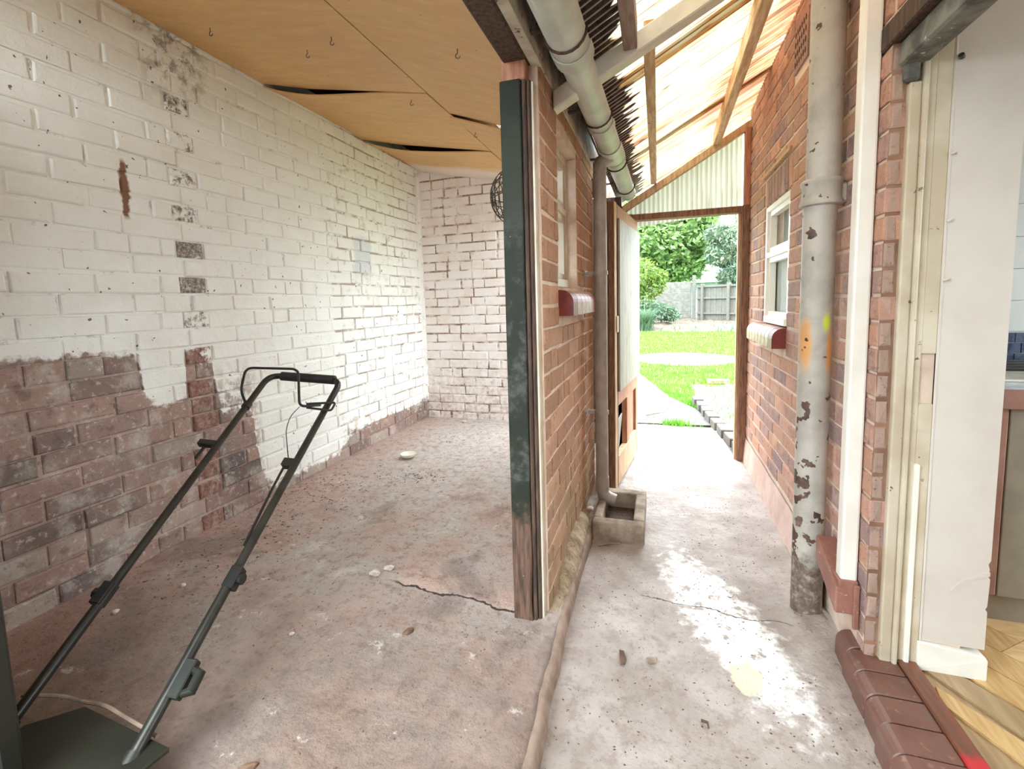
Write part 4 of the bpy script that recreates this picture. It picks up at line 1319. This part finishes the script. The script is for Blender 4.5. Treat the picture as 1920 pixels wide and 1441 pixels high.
# kitchen back: units, worktop, tiles
KY = 1.70
cab = empty('kitchen_cabinet', 'taupe kitchen base unit seen past the plaster wall end', 'cabinet', (1.3, KY, .07))
child('body', MB().box(.90, 1.9, KY + .012, KY + .5, .15, .765), M_CAB, cab)
child('door_panel', MB().box(.985, 1.4, KY, KY + .012, .16, .745), M_CAB, cab, bevel=.002)
child('end_post', MB().box(.935, .982, KY - .004, KY + .012, .16, .745), M_PINKWOOD, cab, bevel=.006)
child('plinth', MB().box(.90, 1.9, KY + .02, KY + .04, .07, .15), M_CAB, cab)
wt = empty('worktop', 'white kitchen worktop with a pinkish timber front edge', 'worktop', (1.3, KY, .77))
child('slab', MB().box(.88, 1.9, KY - .01, KY + .56, .772, .80), M_WORK, wt, bevel=.003)
child('front_edge', MB().box(.88, 1.9, KY - .018, KY - .009, .742, .80), M_PINKWOOD, wt, bevel=.002)
hb_ = empty('hob', 'black gas hob set in the white worktop', 'hob', (1.2, 1.95, .80))
child('plate', MB().box(1.0, 1.5, 1.82, 2.12, .801, .808), M_ENAMEL, hb_, bevel=.002)
for yy_ in (1.86, 1.93, 2.0, 2.07):
    child('pan_support', MB().tube([(1.02, yy_, .81), (1.02, yy_, .835), (1.48, yy_ + .01, .835), (1.48, yy_ + .01, .81)], .006, 6), M_BLACK, hb_, smooth=True)
kb = empty('wall_kitchen_back', 'pale grey tiled kitchen wall with a dark blue mosaic band', 'wall', (1.4, 2.28, .8), kind='structure')
child('backing', MB().box(.6, 2.6, 2.276, 2.4, 0, 2.4), M_TILE, kb)
for i in range(5):
    for j in range(5):
        x0, z0 = 1.02 + i * .16, .925 + j * .12
        child('tile', MB().box(x0 + .001, x0 + .159, 2.27, 2.277, z0 + .001, z0 + .119), M_TILE, kb, bevel=.001)
for i in range(14):
    for j in range(3):
        x0, z0 = 1.02 + i * .058 + (j % 2) * .02, .803 + j * .04
        child('mosaic_tile', MB().box(x0 + .001, x0 + .056, 2.268, 2.277, z0 + .001, z0 + .038), M_MOSAIC, kb)
obj('ceiling_kitchen', MB().box(.66, 2.6, -.3, 2.4, 2.3, 2.35), M_PLASTER, None, 'white kitchen ceiling beyond the doorway', 'ceiling', kind='structure')

obj('wall_kitchen_side_added', MB().box(2.4, 2.5, -.4, .5, 0, 2.4).box(2.4, 2.5, 1.5, 2.4, 0, 2.4).box(2.4, 2.5, .5, 1.5, 0, .9).box(2.4, 2.5, .5, 1.5, 1.9, 2.4), M_PLASTER, None, 'unseen kitchen side wall added to cut light, opening left for some', 'wall', kind='structure')  # unseen wall, added to darken the kitchen; its opening lets some light in
obj('wall_kitchen_front_added', MB().box(.6, 2.5, -.5, -.4, 0, 2.4).box(.56, .8, -.5, .3, 0, 2.4), M_PLASTER, None, 'unseen kitchen wall added on the camera side to cut light', 'wall', kind='structure')  # added out of view to keep light from the kitchen
obj('wall_front_added', MB().box(-2.2, -1.95, -.75, -.62, -.05, 2.6).box(-.5, -.34, -.75, -.62, -.05, 1.95), M_LEFTJ, None, 'unseen painted brick front wall added behind the camera to control the light', 'wall', kind='structure')  # unseen, placed to limit light from behind, then opened wide for the shed

obj('gate_light_block', MB().box(-.33, .55, -.74, -.70, .02, 1.8), M_BROWNWOOD, None, 'unseen boarded gate added behind the camera to block light', 'gate', kind='structure')  # added gate, cuts the strong light coming from behind the camera

# ------------------------------------------------------------------ lawn mower
mw = empty('lawn_mower', 'old dark green lawn mower with long tubular handle', 'lawn mower', (-1.25, .6, .05))
fR, gR = Vector((-1.073, .652, .179)), Vector((-1.274, 1.619, .781))
fL, gL = Vector((-1.419, .618, .193)), Vector((-1.604, 1.57, .804))
def fillet(pts, r, n=6):
    P = [Vector(p) for p in pts]
    out = [P[0]]
    for i in range(1, len(P) - 1):
        a, b = (P[i - 1] - P[i]), (P[i + 1] - P[i])
        rr_ = min(r, a.length * .45, b.length * .45)
        s, e = P[i] + a.normalized() * rr_, P[i] + b.normalized() * rr_
        for k in range(n + 1):
            t = k / n
            out.append(s * (1 - t) ** 2 + P[i] * 2 * t * (1 - t) + e * t * t)
    return out + [P[-1]]
midR, midL = fR.lerp(gR, .28), fL.lerp(gL, .2)
child('handle', MB().tube(fillet([midR, gR, gL, midL], .055, 8), .0125, 12), M_HANDLE, mw, smooth=True)
child('lower_handle', MB().tube([fR + (fR - gR) * .06, midR + (gR - fR) * .03], .0135, 12), M_HANDLE, mw, smooth=True)
child('lower_handle', MB().tube([fL + (fL - gL) * .10, midL + (gL - fL) * .03], .0135, 12), M_HANDLE, mw, smooth=True)
ax = (gR - gL).normalized()
child('grip', MB().tube([gL + ax * .055, gL + ax * .06, gR - ax * .03, gR - ax * .025], [.013, .0195, .0195, .013], 14), M_BLACK, mw, smooth=True)
dirR = (gR - fR).normalized()
dirL = (gL - fL).normalized()
nrm = ax.cross(dirR).normalized()
if nrm.y > 0:
    nrm = -nrm            # towards the camera
# safety bail
hl = fL.lerp(gL, .84)
hr_ = fR.lerp(gR, .86)
bail = fillet([hl + nrm * .012, hl + dirL * .05 - ax * .045 + nrm * .03, hl + dirL * .155 - ax * .07 + nrm * .06, hl + dirL * .17 + ax * .165 + nrm * .06, hl + dirL * .05 + ax * .215 + nrm * .03, hr_ - ax * .10 - dirR * .02 + nrm * .014, hr_ - ax * .02 - dirR * .0 + nrm * .012], .035, 6)
child('bail_bar', MB().tube(bail, .0052, 9), M_BLACK, mw, smooth=True)
loop = fillet([hr_ - ax * .08 + nrm * .012, hr_ + ax * .035 + dirR * .02 + nrm * .012, hr_ + ax * .035 - dirR * .025 + nrm * .012, hr_ - ax * .07 - dirR * .02 + nrm * .012], .012, 4)
child('bail_spring', MB().tube(loop, .0045, 8), M_BLACK, mw, smooth=True)
child('bail_clamp', MB().tube([hl - dirL * .012, hl + dirL * .012], .017, 12), M_BLACK, mw, smooth=True)
# cable and clips
cl = fR.lerp(gR, .62)
cable = [hr_ - ax * .10 - dirR * .02 + nrm * .014, hr_ - ax * .115 - dirR * .07 + nrm * .012, hr_ - ax * .10 - dirR * .14 + nrm * .012, cl - ax * .035 + dirR * .02]
child('cable', MB().tube(fillet(cable, .05, 5), .0016, 6), M_BLACK, mw, smooth=True)
child('cable', MB().tube([cl - ax * .035, cl - ax * .03 - dirR * .12, cl - ax * .018 - dirR * .3], .0042, 7), M_BLACK, mw, smooth=True)
def fbox(name, c, u, v, w, su, sv, sw, mat):
    M_ = Matrix(((u.x, v.x, w.x, c.x), (u.y, v.y, w.y, c.y), (u.z, v.z, w.z, c.z), (0, 0, 0, 1)))
    return child(name, MB().box(-su, su, -sv, sv, -sw, sw, M_), mat, mw, bevel=.003)
fbox('cable_clip', cl - ax * .022, ax, dirR, nrm, .022, .016, .014, M_DECK)
sb = fL.lerp(gL, .66)
ax2, nrm2 = ax, nrm
fbox('switch_box', sb - ax * .035 + nrm * .006, ax, dirL, nrm, .035, .012, .012, M_BLACK)
fbox('switch_lever', sb - ax * .045 - dirL * .035 + nrm * .0, ax, dirL, nrm, .005, .03, .006, M_BLACK)
for (p, d, s) in ((midR, dirR, 1), (midL, dirL, -1)):
    fbox('joint_bracket', p + ax * .006 * s, ax, d, nrm, .017, .03, .016, M_BLACK)
    child('wing_nut', MB().tube([p + ax * .012 * s, p + ax * .034 * s], [.012, .015], 8), M_BLACK, mw)
kp = fR.lerp(gR, .075)
fbox('lower_bracket', kp + ax * .012, ax, dirR, nrm, .022, .04, .012, M_DECK)
child('wing_knob', MB().tube([kp + ax * .03 + dirR * .02, kp + ax * .05 + dirR * .015, kp + ax * .052 - dirR * .02, kp + ax * .03 - dirR * .03], [.01, .013, .013, .008], 8), M_DECK, mw, smooth=True)
# deck
m = MB()
m.prism([(-1.42, .12, .05), (-1.04, .12, .05), (-1.02, .30, .05), (-1.04, .56, .05), (-1.12, .60, .05), (-1.34, .60, .05), (-1.42, .56, .05)], (0, 0, .045))
child('deck', m, M_DECK, mw, bevel=.012, seg=2)
flap = MB().prism([(-1.30, .655, .148), (-1.005, .640, .140), (-1.03, .30, .16), (-1.36, .30, .16), (-1.375, .58, .15)], (0, 0, .012))
child('rear_flap', flap, M_DECK, mw, bevel=.003)
child('flap_wall', MB().box(-1.28, -1.05, .50, .62, .09, .147), M_DECK, mw, bevel=.006)
for (f_, d_) in ((fR, dirR), (fL, dirL)):
    q = f_ - d_ * .05
    child('handle_socket', MB().tube([q, q - d_ * .075], [.018, .02], 10), M_DECK, mw, smooth=True)
cordp = [fL + Vector((-.02, -.01, -.0)), Vector((-1.40, .66, .158)), Vector((-1.33, .668, .150)), Vector((-1.26, .672, .157)), Vector((-1.17, .665, .15)), Vector((-1.10, .66, .145)), fR + Vector((.012, .0, -.03))]
child('cord', MB().tube(fillet(cordp, .03, 5), .0042, 7), M_CORD, mw, smooth=True)

# dark green door leaf at the near left
d2 = empty('door_2', 'dark green door leaf edge close to the camera beside the mower', 'door', (-1.6, .48, .05), kind='structure')
child('leaf', MB().box(-1.99, -1.187, .455, .495, .07, 1.86), M_GREEN, d2, bevel=.004)
child('lock_edge', MB().box(-1.191, -1.184, .46, .49, .07, 1.86), M_GREEN, d2, bevel=.002)

# ------------------------------------------------------------------ small things on the floors
def dish(loc, r):
    e = empty('enamel_dish', 'small round cream dish lying on the shed floor', 'dish', loc)
    prof = [(.0, .0), (.6, .0), (.85, .012 / r * .6), (1.0, .022 / r * .8)]
    m = MB()
    n = 24
    P = [(.02, .002), (.6 * r, .002), (.86 * r, .010), (r, .022), (1.04 * r, .023), (1.03 * r, .018), (.88 * r, .004), (.6 * r, -.002), (.02, -.002)]
    for (a, z) in P:
        m.v += [(loc[0] + a * math.cos(2 * PI * k / n), loc[1] + a * math.sin(2 * PI * k / n), loc[2] + z) for k in range(n)]
    for i in range(len(P) - 1):
        for k in range(n):
            m.f.append((i * n + k, i * n + (k + 1) % n, (i + 1) * n + (k + 1) % n, (i + 1) * n + k))
    m.f.append(tuple(range(n))[::-1])
    child('bowl', m, M_ENAMEL, e, smooth=True)
dish((-1.62, 2.70, .062), .05)
def chip(x, y, z, s, mat, label, cat, name='stone_chip', group=None, flat=.5, rot=0.0, long=1.0):
    bm = bmesh.new()
    bmesh.ops.create_icosphere(bm, subdivisions=2, radius=1)
    rnd = random.Random(int(x * 1000) + int(y * 777))
    for v in bm.verts:
        k = 1 + rnd.uniform(-.22, .22)
        v.co = Vector((v.co.x * s * long * k, v.co.y * s * k, v.co.z * s * flat * k))
    me = bpy.data.meshes.new(name)
    bm.to_mesh(me)
    bm.free()
    me.materials.append(mat)
    o = obj(name, me, None, None, label, cat, group)
    o.location = (x, y, z + s * flat * .8)
    o.rotation_euler = (0, 0, rot)
    return o
chip(-1.045, 1.455, .052, .017, M_STONE, 'pale flat stone chip, left of two lying on the shed floor', 'stone', long=1.3)
chip(-1.012, 1.50, .052, .015, M_STONE, 'pale flat stone chip, right of two lying on the shed floor', 'stone', long=1.4, rot=.5)
chip(-.757, 1.21, .05, .011, M_BARK_CHIP, 'small brown bark chip on the shed floor before the post', 'chip', 'bark_chip', long=1.7, rot=1.1)
chip(-.885, .72, .05, .012, M_BARK_CHIP, 'dark brown bark chip beside the mower', 'chip', 'bark_chip', long=2.0, rot=.7)
chip(-1.72, 1.2, .05, .010, M_STONE, 'tiny white stone near the mower handle and wall', 'stone')
chip(-1.80, 1.02, .05, .012, M_STONE, 'tiny white stone at the foot of the bare brick', 'stone')
chip(-1.115, 1.10, .05, .008, M_STONE, 'tiny white pebble alone in the middle of the shed floor', 'stone', 'pebble')
chip(-1.62, 3.66, .05, .02, M_STONE, 'white chip lying at the back wall', 'stone')
chip(-.305, 2.12, .10, .016, M_STONE, 'pale rounded pebble on the mortar beside the gully', 'stone', 'pebble')
# dry leaf in the passage
def drop(name, pts, z, mat, label, cat):
    m = MB().prism([(x, y, z + .0008 * ((i * 7) % 4)) for i, (x, y) in enumerate(pts)], (0, 0, .0025))
    return obj(name, m, mat, None, label, cat)
drop('dead_leaf', [(-.112, 1.37), (-.098, 1.365), (-.088, 1.335), (-.092, 1.315), (-.103, 1.312), (-.108, 1.335)], .004, M_BARK_CHIP, 'brown dead leaf on the passage floor near the kerb', 'leaf')
drop('dead_leaf', [(-.03, 1.36), (-.005, 1.365), (.0, 1.345), (-.02, 1.335)], .004, M_GULLY, 'greyish dead leaf on the passage floor beside the brown one', 'leaf')
def twig(p0, p1, r, label):
    a, b = Vector(p0), Vector(p1)
    mid_ = (a + b) / 2 + Vector((.006, .004, .003))
    obj('twig', MB().tube([a, mid_, b], [r, r * .9, r * .5], 5), M_BARK_CHIP, None, label, 'twig')
twig((-.25, 1.96, .008), (-.16, 2.0, .008), .0025, 'thin bent twig in front of the gully')
twig((-.10, 4.35, .02), (.06, 4.5, .02), .006, 'thin stick on the path outside the door')
twig((.06, .92, .005), (.10, .98, .006), .006, 'short thick stick on the near passage floor')
twig((.11, 1.18, .005), (.125, 1.16, .006), .004, 'short pale stick on the passage floor near the step')
# debris speckle on the floors
rnd = random.Random(4)
m = MB()
def crumb(m, x, y, z, s):
    a = rnd.uniform(0, 6.28)
    e = rnd.uniform(.5, 2.2)
    c, sn = math.cos(a) * s, math.sin(a) * s
    m.add([(x + c * e, y + sn * e, z), (x - sn, y + c, z), (x - c * e, y - sn * e, z), (x + sn, y - c, z), (x, y, z + s * .7)], [(0, 1, 4), (1, 2, 4), (2, 3, 4), (3, 0, 4)])
for _ in range(2600):
    x, y = rnd.uniform(-2.0, -.36), rnd.uniform(.3, 3.75)
    if rnd.random() < .65 * (1 - fbm(x * 2.5, y * 2.5, 77)) :
        continue
    crumb(m, x, y, floor_z(x, y), rnd.uniform(.0012, .0034))
for _ in range(1700):
    x, y = rnd.uniform(-.25, .5), rnd.uniform(.6, 3.2)
    if fbm(x * 5, y * 3, 41) < .45 + .1 * (y > 2):
        continue
    crumb(m, x, y, pz(x, y), rnd.uniform(.001, .003))
obj('grit', m, M_BARK_CHIP, None, 'dark crumbs and grit scattered over the floors', 'grit', kind='stuff')
m = MB()
for (cx, cy, n_, sx, sy) in ((-1.40, 2.42, 130, .10, .05), (-1.85, 2.1, 260, .22, .22), (-1.5, 3.2, 70, .3, .12), (-1.75, 1.45, 120, .12, .2)):
    for _ in range(n_):
        x, y = rnd.gauss(cx, sx), rnd.gauss(cy, sy)
        if -2.03 < x < -.5:
            crumb(m, x, y, floor_z(x, y), rnd.uniform(.002, .006))
obj('leaf_litter', m, M_BARK_CHIP, None, 'small heaps of brown leaf litter on the shed floor', 'debris', kind='stuff')

# ------------------------------------------------------------------ garden
obj('ground', MB().box(-40, 40, 3.9, 70, -.3, -.012), M_GRASSG, None, 'green garden lawn beyond the doorway', 'lawn', kind='structure')
obj('ground_front', MB().box(-40, 40, -40, 3.95, -.3, -.03), M_CONC, None, 'concrete ground under and around the building', 'ground', kind='structure')
obj('path', MB().prism([(-1.6, 4.05, -.01), (.45, 4.15, -.01), (.36, 4.75, -.01), (.12, 5.3, -.01), (-.25, 6.9, -.01), (-.7, 8.2, -.01), (-1.6, 8.2, -.01)], (0, 0, .016)), M_CONC, None, 'pale concrete garden path outside the door', 'path', kind='structure')
gp = MB().prism([(.50, 3.4, -.01), (2.2, 3.4, -.01), (2.2, 6.1, -.01), (.85, 6.25, -.01), (.52, 5.9, -.01), (.40, 5.0, -.01)], (0, 0, .012))
obj('gravel_patch', gp, M_CONC, None, 'pale gravel patch right of the brick edging', 'gravel', kind='structure')
dryp = MB().prism([(.45 + 1.0 * math.cos(t) * (1 + .1 * math.sin(3 * t)), 8.8 + 1.0 * math.sin(t), -.011) for t in [2 * PI * k / 20 for k in range(20)]], (0, 0, .008))
obj('bare_patch', dryp, M_DRY, None, 'bare dry oval patch in the lawn', 'patch', kind='structure')
# brick edging
eb = [(.565, 3.36), (.545, 3.56), (.52, 3.78), (.49, 4.0), (.465, 4.2), (.445, 4.42), (.425, 4.64), (.40, 4.86), (.375, 5.06)]
edging = empty('brick_edging', 'curved row of pale bricks edging the garden path', 'edging', (.5, 3.4, 0))
for k in range(len(eb) - 1):
    a, b = Vector((*eb[k], 0)), Vector((*eb[k + 1], 0))
    d = (b - a)
    M_ = Matrix.Translation((a + b) / 2) @ Matrix.Rotation(math.atan2(d.y, d.x) + (hsh(k, 3) - .5) * .25, 4, 'Z')
    child('edging_brick', MB().box(-d.length * .42, d.length * .42, -.045, .045, -.02, .06 + .03 * hsh(k, 8), M_), M_EDGEB if k % 2 else M_CONC, edging, bevel=.006)
obj('edging_brick', MB().box(.60, .86, 6.25, 6.35, -.01, .045), M_SILL, None, 'single orange brick lying at the lawn edge', 'brick', bevel=.006)
# grass
rnd = random.Random(9)
def grass(name, n, region, hmin, hmax, mat, label, w=.008):
    m = MB()
    c = 0
    tries = 0
    while c < n and tries < n * 6:
        tries += 1
        x, y = region()
        if x is None:
            continue
        a = rnd.uniform(0, 6.28)
        h = rnd.uniform(hmin, hmax)
        lx, ly = rnd.uniform(-.5, .5) * h, rnd.uniform(-.5, .5) * h
        ww = w * (.6 + y * .05)
        dx, dy = math.cos(a) * ww, math.sin(a) * ww
        m.add([(x - dx, y - dy, -.012), (x + dx, y + dy, -.012), (x + lx, y + ly, h)], [(0, 1, 2)])
        c += 1
    return obj(name, m, mat, None, label, 'grass', kind='stuff')
def lawn_region():
    y = 4.6 + 12.5 * rnd.random() ** 1.3
    x = rnd.uniform(-.09 * y - .3, .19 * y + .3)
    edge = np.interp(y, [4.2, 4.75, 5.3, 6.9, 8.2], [.5, .38, .12, -.25, -.75])
    if x < edge or ((x - .45) / 1.0) ** 2 + (y - 8.8) ** 2 < .9 or (x > .4 and y < 6.2):
        return None, None
    return x, y
grass('lawn_grass', 26000, lawn_region, .015, .05, M_BLADE, 'short bright green lawn grass')
grass('weed_tuft', 260, lambda: (rnd.gauss(.15, .07), rnd.gauss(4.13, .03)), .03, .07, M_BLADE, 'small green weed tuft in the path joint', .006)
def edge_reg():
    t = rnd.random()
    y = 4.2 + 2 * t
    return (.5 + rnd.uniform(0, .5) + .05 * t, y)
grass('gravel_weeds', 700, edge_reg, .01, .05, M_BLADE, 'sparse weeds growing in the gravel patch', .006)
# flower bed
mb = MB()
mb.grid(60, 24, lambda a, b: (-3 + 10 * a, 15.6 - 1.6 * max(0, (a - .5)) + 7.5 * b, -.01 + (.02 + .25 * fbm(a * 30, b * 12, 3)) * min(1, b * 5)))
obj('garden_bed', mb, M_SOILBED, None, 'dry brown garden bed before the fence', 'bed', kind='structure', smooth='all')
def bed_reg():
    return rnd.uniform(-1, 4.5), rnd.uniform(15.6, 21)
grass('bed_weeds', 520, bed_reg, .06, .26, M_LEAF4, 'low weeds scattered over the garden bed', .02)
# fence: concrete panels left, timber right
GY = 22.0
fc = empty('concrete_fence', 'pale concrete panel fence behind the garden bed', 'fence', (0, GY, 0))
for (x0, x1) in ((-2.6, -.55), (-.5, 1.45)):
    for j in range(4):
        child('panel', MB().box(x0 + .04, x1 - .04, GY, GY + .05, .02 + j * .44, .02 + j * .44 + .438), M_FCONC, fc, bevel=.01)
for x in (-2.6, -.52):
    child('post', MB().box(x - .05, x + .05, GY - .05, GY + .08, 0, 1.9), M_FCONC, fc, bevel=.01)
child('corner_post', MB().box(1.44, 1.58, GY - .08, GY + .08, 0, 2.05), M_FENCE, fc, bevel=.01)
ft = empty('timber_fence', 'silvered closeboard timber fence with rails and posts', 'fence', (3, 21, 0))
P0, P1 = Vector((1.62, 21.9, 0)), Vector((4.6, 19.2, 0))
dF = (P1 - P0).normalized()
aF = math.atan2(dF.y, dF.x)
LF = (P1 - P0).length
MF = Matrix.Translation(P0) @ Matrix.Rotation(aF, 4, 'Z')
k = 0
s = 0.0
while s < LF:
    child('board', MB().box(s, s + .125, .05 + .006 * (k % 2), .07 + .006 * (k % 2), .05, 1.55 + .03 * hsh(k, 1), MF), M_FENCE, ft)
    s += .132
    k += 1
for z in (.35, 1.0, 1.5):
    child('rail', MB().box(0, LF, -.02, .05, z, z + .08, MF), M_FENCE, ft, bevel=.004)
for s in (.3, 1.55, 2.8, 3.9):
    child('post', MB().box(s - .06, s + .06, -.07, .05, 0, 1.66, MF), M_FENCE, ft, bevel=.006)
# house behind
hs = empty('neighbour_house', 'white rendered neighbour building behind the fence', 'building', (4, 30, 0))
child('wall', MB().box(1.5, 12, 30, 36, 0, 1.95), M_RENDERW, hs)
child('roof', MB().prism([(1.2, 29.7, 1.95), (1.2, 36.3, 1.95), (1.2, 33, 3.2)], (11, 0, 0)), M_SLATE, hs)
child('chimney', MB().box(4.6, 5.1, 32.8, 33.3, 3.0, 3.9), M_FCONC, hs)

def foliage(n, cfn, size, seed, droop=0.0, aspect=.5):
    r = random.Random(seed)
    m = MB()
    for _ in range(n):
        p = cfn(r)
        if p is None:
            continue
        s = size * r.uniform(.6, 1.3)
        d = Vector((r.gauss(0, 1), r.gauss(0, 1), r.gauss(0, .6) - droop)).normalized()
        q = d.cross(Vector((r.gauss(0, 1), r.gauss(0, 1), r.gauss(0, 1)))).normalized()
        p = Vector(p)
        m.add([p, p + d * s * .5 + q * s * aspect * .5, p + d * s, p + d * s * .5 - q * s * aspect * .5], [(0, 1, 2, 3)])
    return m
def clumps(cs, spread=1.0):
    def f(r):
        c = r.choice(cs)
        while True:
            v = Vector((r.uniform(-1, 1), r.uniform(-1, 1), r.uniform(-1, 1)))
            if v.length < 1:
                break
        v = v.normalized() * (v.length ** .5)
        return (c[0] + v.x * c[3] * spread, c[1] + v.y * c[3] * spread, c[2] + v.z * c[3] * .8)
    return f
def tree(name, label, base, h, cs, n, size, mat, seed, r=.12, droop=0, aspect=.5):
    t = empty(name, label, 'tree', base)
    top = Vector((base[0] + .1, base[1], h))
    child('trunk', MB().tube([base, Vector(base).lerp(top, .5) + Vector((.08, 0, 0)), top], [r, r * .7, r * .3], 9), M_BARK, t, smooth=True)
    rr2 = random.Random(seed)
    for c in cs:
        s = Vector(base).lerp(top, min(.95, max(.25, (c[2] - .5) / max(h, .1) * .8)))
        e = Vector(c[:3])
        mm = (s + e) / 2 + Vector((0, 0, .12))
        child('branch', MB().tube([s, mm, e], [r * .4, r * .25, r * .08], 6), M_BARK, t, smooth=True)
    child('foliage', foliage(n, clumps(cs), size, seed, droop, aspect), mat, t)
    return t
tree('broadleaf_tree', 'large leafy green tree above the concrete fence', (.5, 25, 0), 5.5,
     [(-1.9, 24.5, 3.1, 1.2), (-.9, 24.6, 4.1, 1.5), (-.2, 25, 2.8, 1.2), (.6, 24.6, 3.6, 1.4), (1.3, 25, 4.6, 1.4), (1.2, 24.7, 2.6, .9), (2.2, 25.2, 3.7, 1.1), (0, 26, 5.2, 1.4), (-2.4, 25, 4.6, 1.4), (1.9, 25.4, 5.3, 1.0)], 9000, .34, M_LEAF1, 3, .16)
tree('conifer', 'feathery grey-green conifer drooping over the timber fence', (4.3, 23.2, 0), 5.0,
     [(3.5, 22.6, 2.5, .8), (3.0, 22.4, 1.95, .55), (2.7, 22.7, 3.0, .7), (3.4, 22.6, 3.6, .9), (4.2, 22.6, 2.9, .8), (3.9, 22.8, 4.4, .8), (2.6, 23, 3.9, .6), (4.6, 22.7, 3.9, .7)], 9500, .22, M_LEAF3, 5, .10, .8, .28)
tree('far_tree', 'hazy broad tree standing far behind the concrete fence', (-.5, 40, 0), 9.0,
     [(-3.2, 40, 3.6, 2.1), (-1.2, 40, 5.4, 2.3), (.8, 40, 4.0, 2.2), (2.6, 40, 5.8, 2.3), (-2.6, 40, 7.8, 2.3), (.2, 40, 8.0, 2.3), (2.3, 40, 3.5, 1.7)], 5000, .6, M_LEAF1, 31, .2)
tr_r = tree('slim_tree', 'slim bare-stemmed young tree at the end of the timber fence', (3.15, 17.6, 0), 4.2,
     [(3.1, 17.6, 3.0, .35), (3.2, 17.5, 3.6, .5), (2.7, 17.6, 3.5, .35), (3.4, 17.5, 2.6, .3)], 700, .13, M_LEAF3, 8, .07)
b1 = empty('yellow_shrub', 'dense yellow-green shrub beside the open door edge', 'shrub', (-1.0, 19, 0))
child('stem', MB().tube([(-1.0, 19, 0), (-.95, 19, .9), (-.8, 19, 1.6)], [.06, .05, .03], 7), M_BARK, b1)
child('foliage', foliage(5200, clumps([(-1.2, 18.8, 1.5, .75), (-.7, 18.8, 2.1, .75), (-.3, 19, 1.6, .6), (-1.4, 19, 2.4, .7), (-.1, 19.1, 1.9, .45), (-.7, 18.8, 1.1, .6)]), .13, 12, .2), M_LEAF2, b1)
b2 = empty('leafy_perennial', 'low grey-green leafy shrub spreading over the bed', 'shrub', (.1, 18.2, 0))
child('stem', MB().tube([(.1, 18.2, 0), (.12, 18.2, .5)], [.03, .02], 6), M_BARK, b2)
child('foliage', foliage(1500, clumps([(-.3, 18.1, .7, .45), (.1, 18.1, .6, .4), (.45, 18.1, .5, .3), (-.5, 18.2, .45, .4)]), .16, 14, .5, .35), M_LEAF4, b2)
pg = empty('pampas_clump', 'arching clump of long blue-green grass blades', 'plant', (-.42, 16.2, 0))
rnd2 = random.Random(21)
m = MB()
for k in range(420):
    a = rnd2.uniform(0, 2 * PI)
    Lb = rnd2.uniform(.7, 1.35)
    out = rnd2.uniform(.2, .75)
    b0 = Vector((-.42 + rnd2.gauss(0, .1), 16.2 + rnd2.gauss(0, .1), 0))
    d = Vector((math.cos(a), math.sin(a), 0))
    side = Vector((-d.y, d.x, 0)) * .014
    P = []
    for t in (0, .33, .66, 1.0):
        P.append(b0 + d * out * t ** 1.5 + Vector((0, 0, Lb * (t - .42 * t ** 2.5))))
    vs_ = []
    for i, p in enumerate(P):
        wd = (1 - i / 3.2)
        vs_ += [p - side * wd, p + side * wd]
    m.add(vs_, [(2 * i, 2 * i + 1, 2 * i + 3, 2 * i + 2) for i in range(3)])
child('foliage', m, M_LEAF4, pg)

bpy.context.view_layer.update()
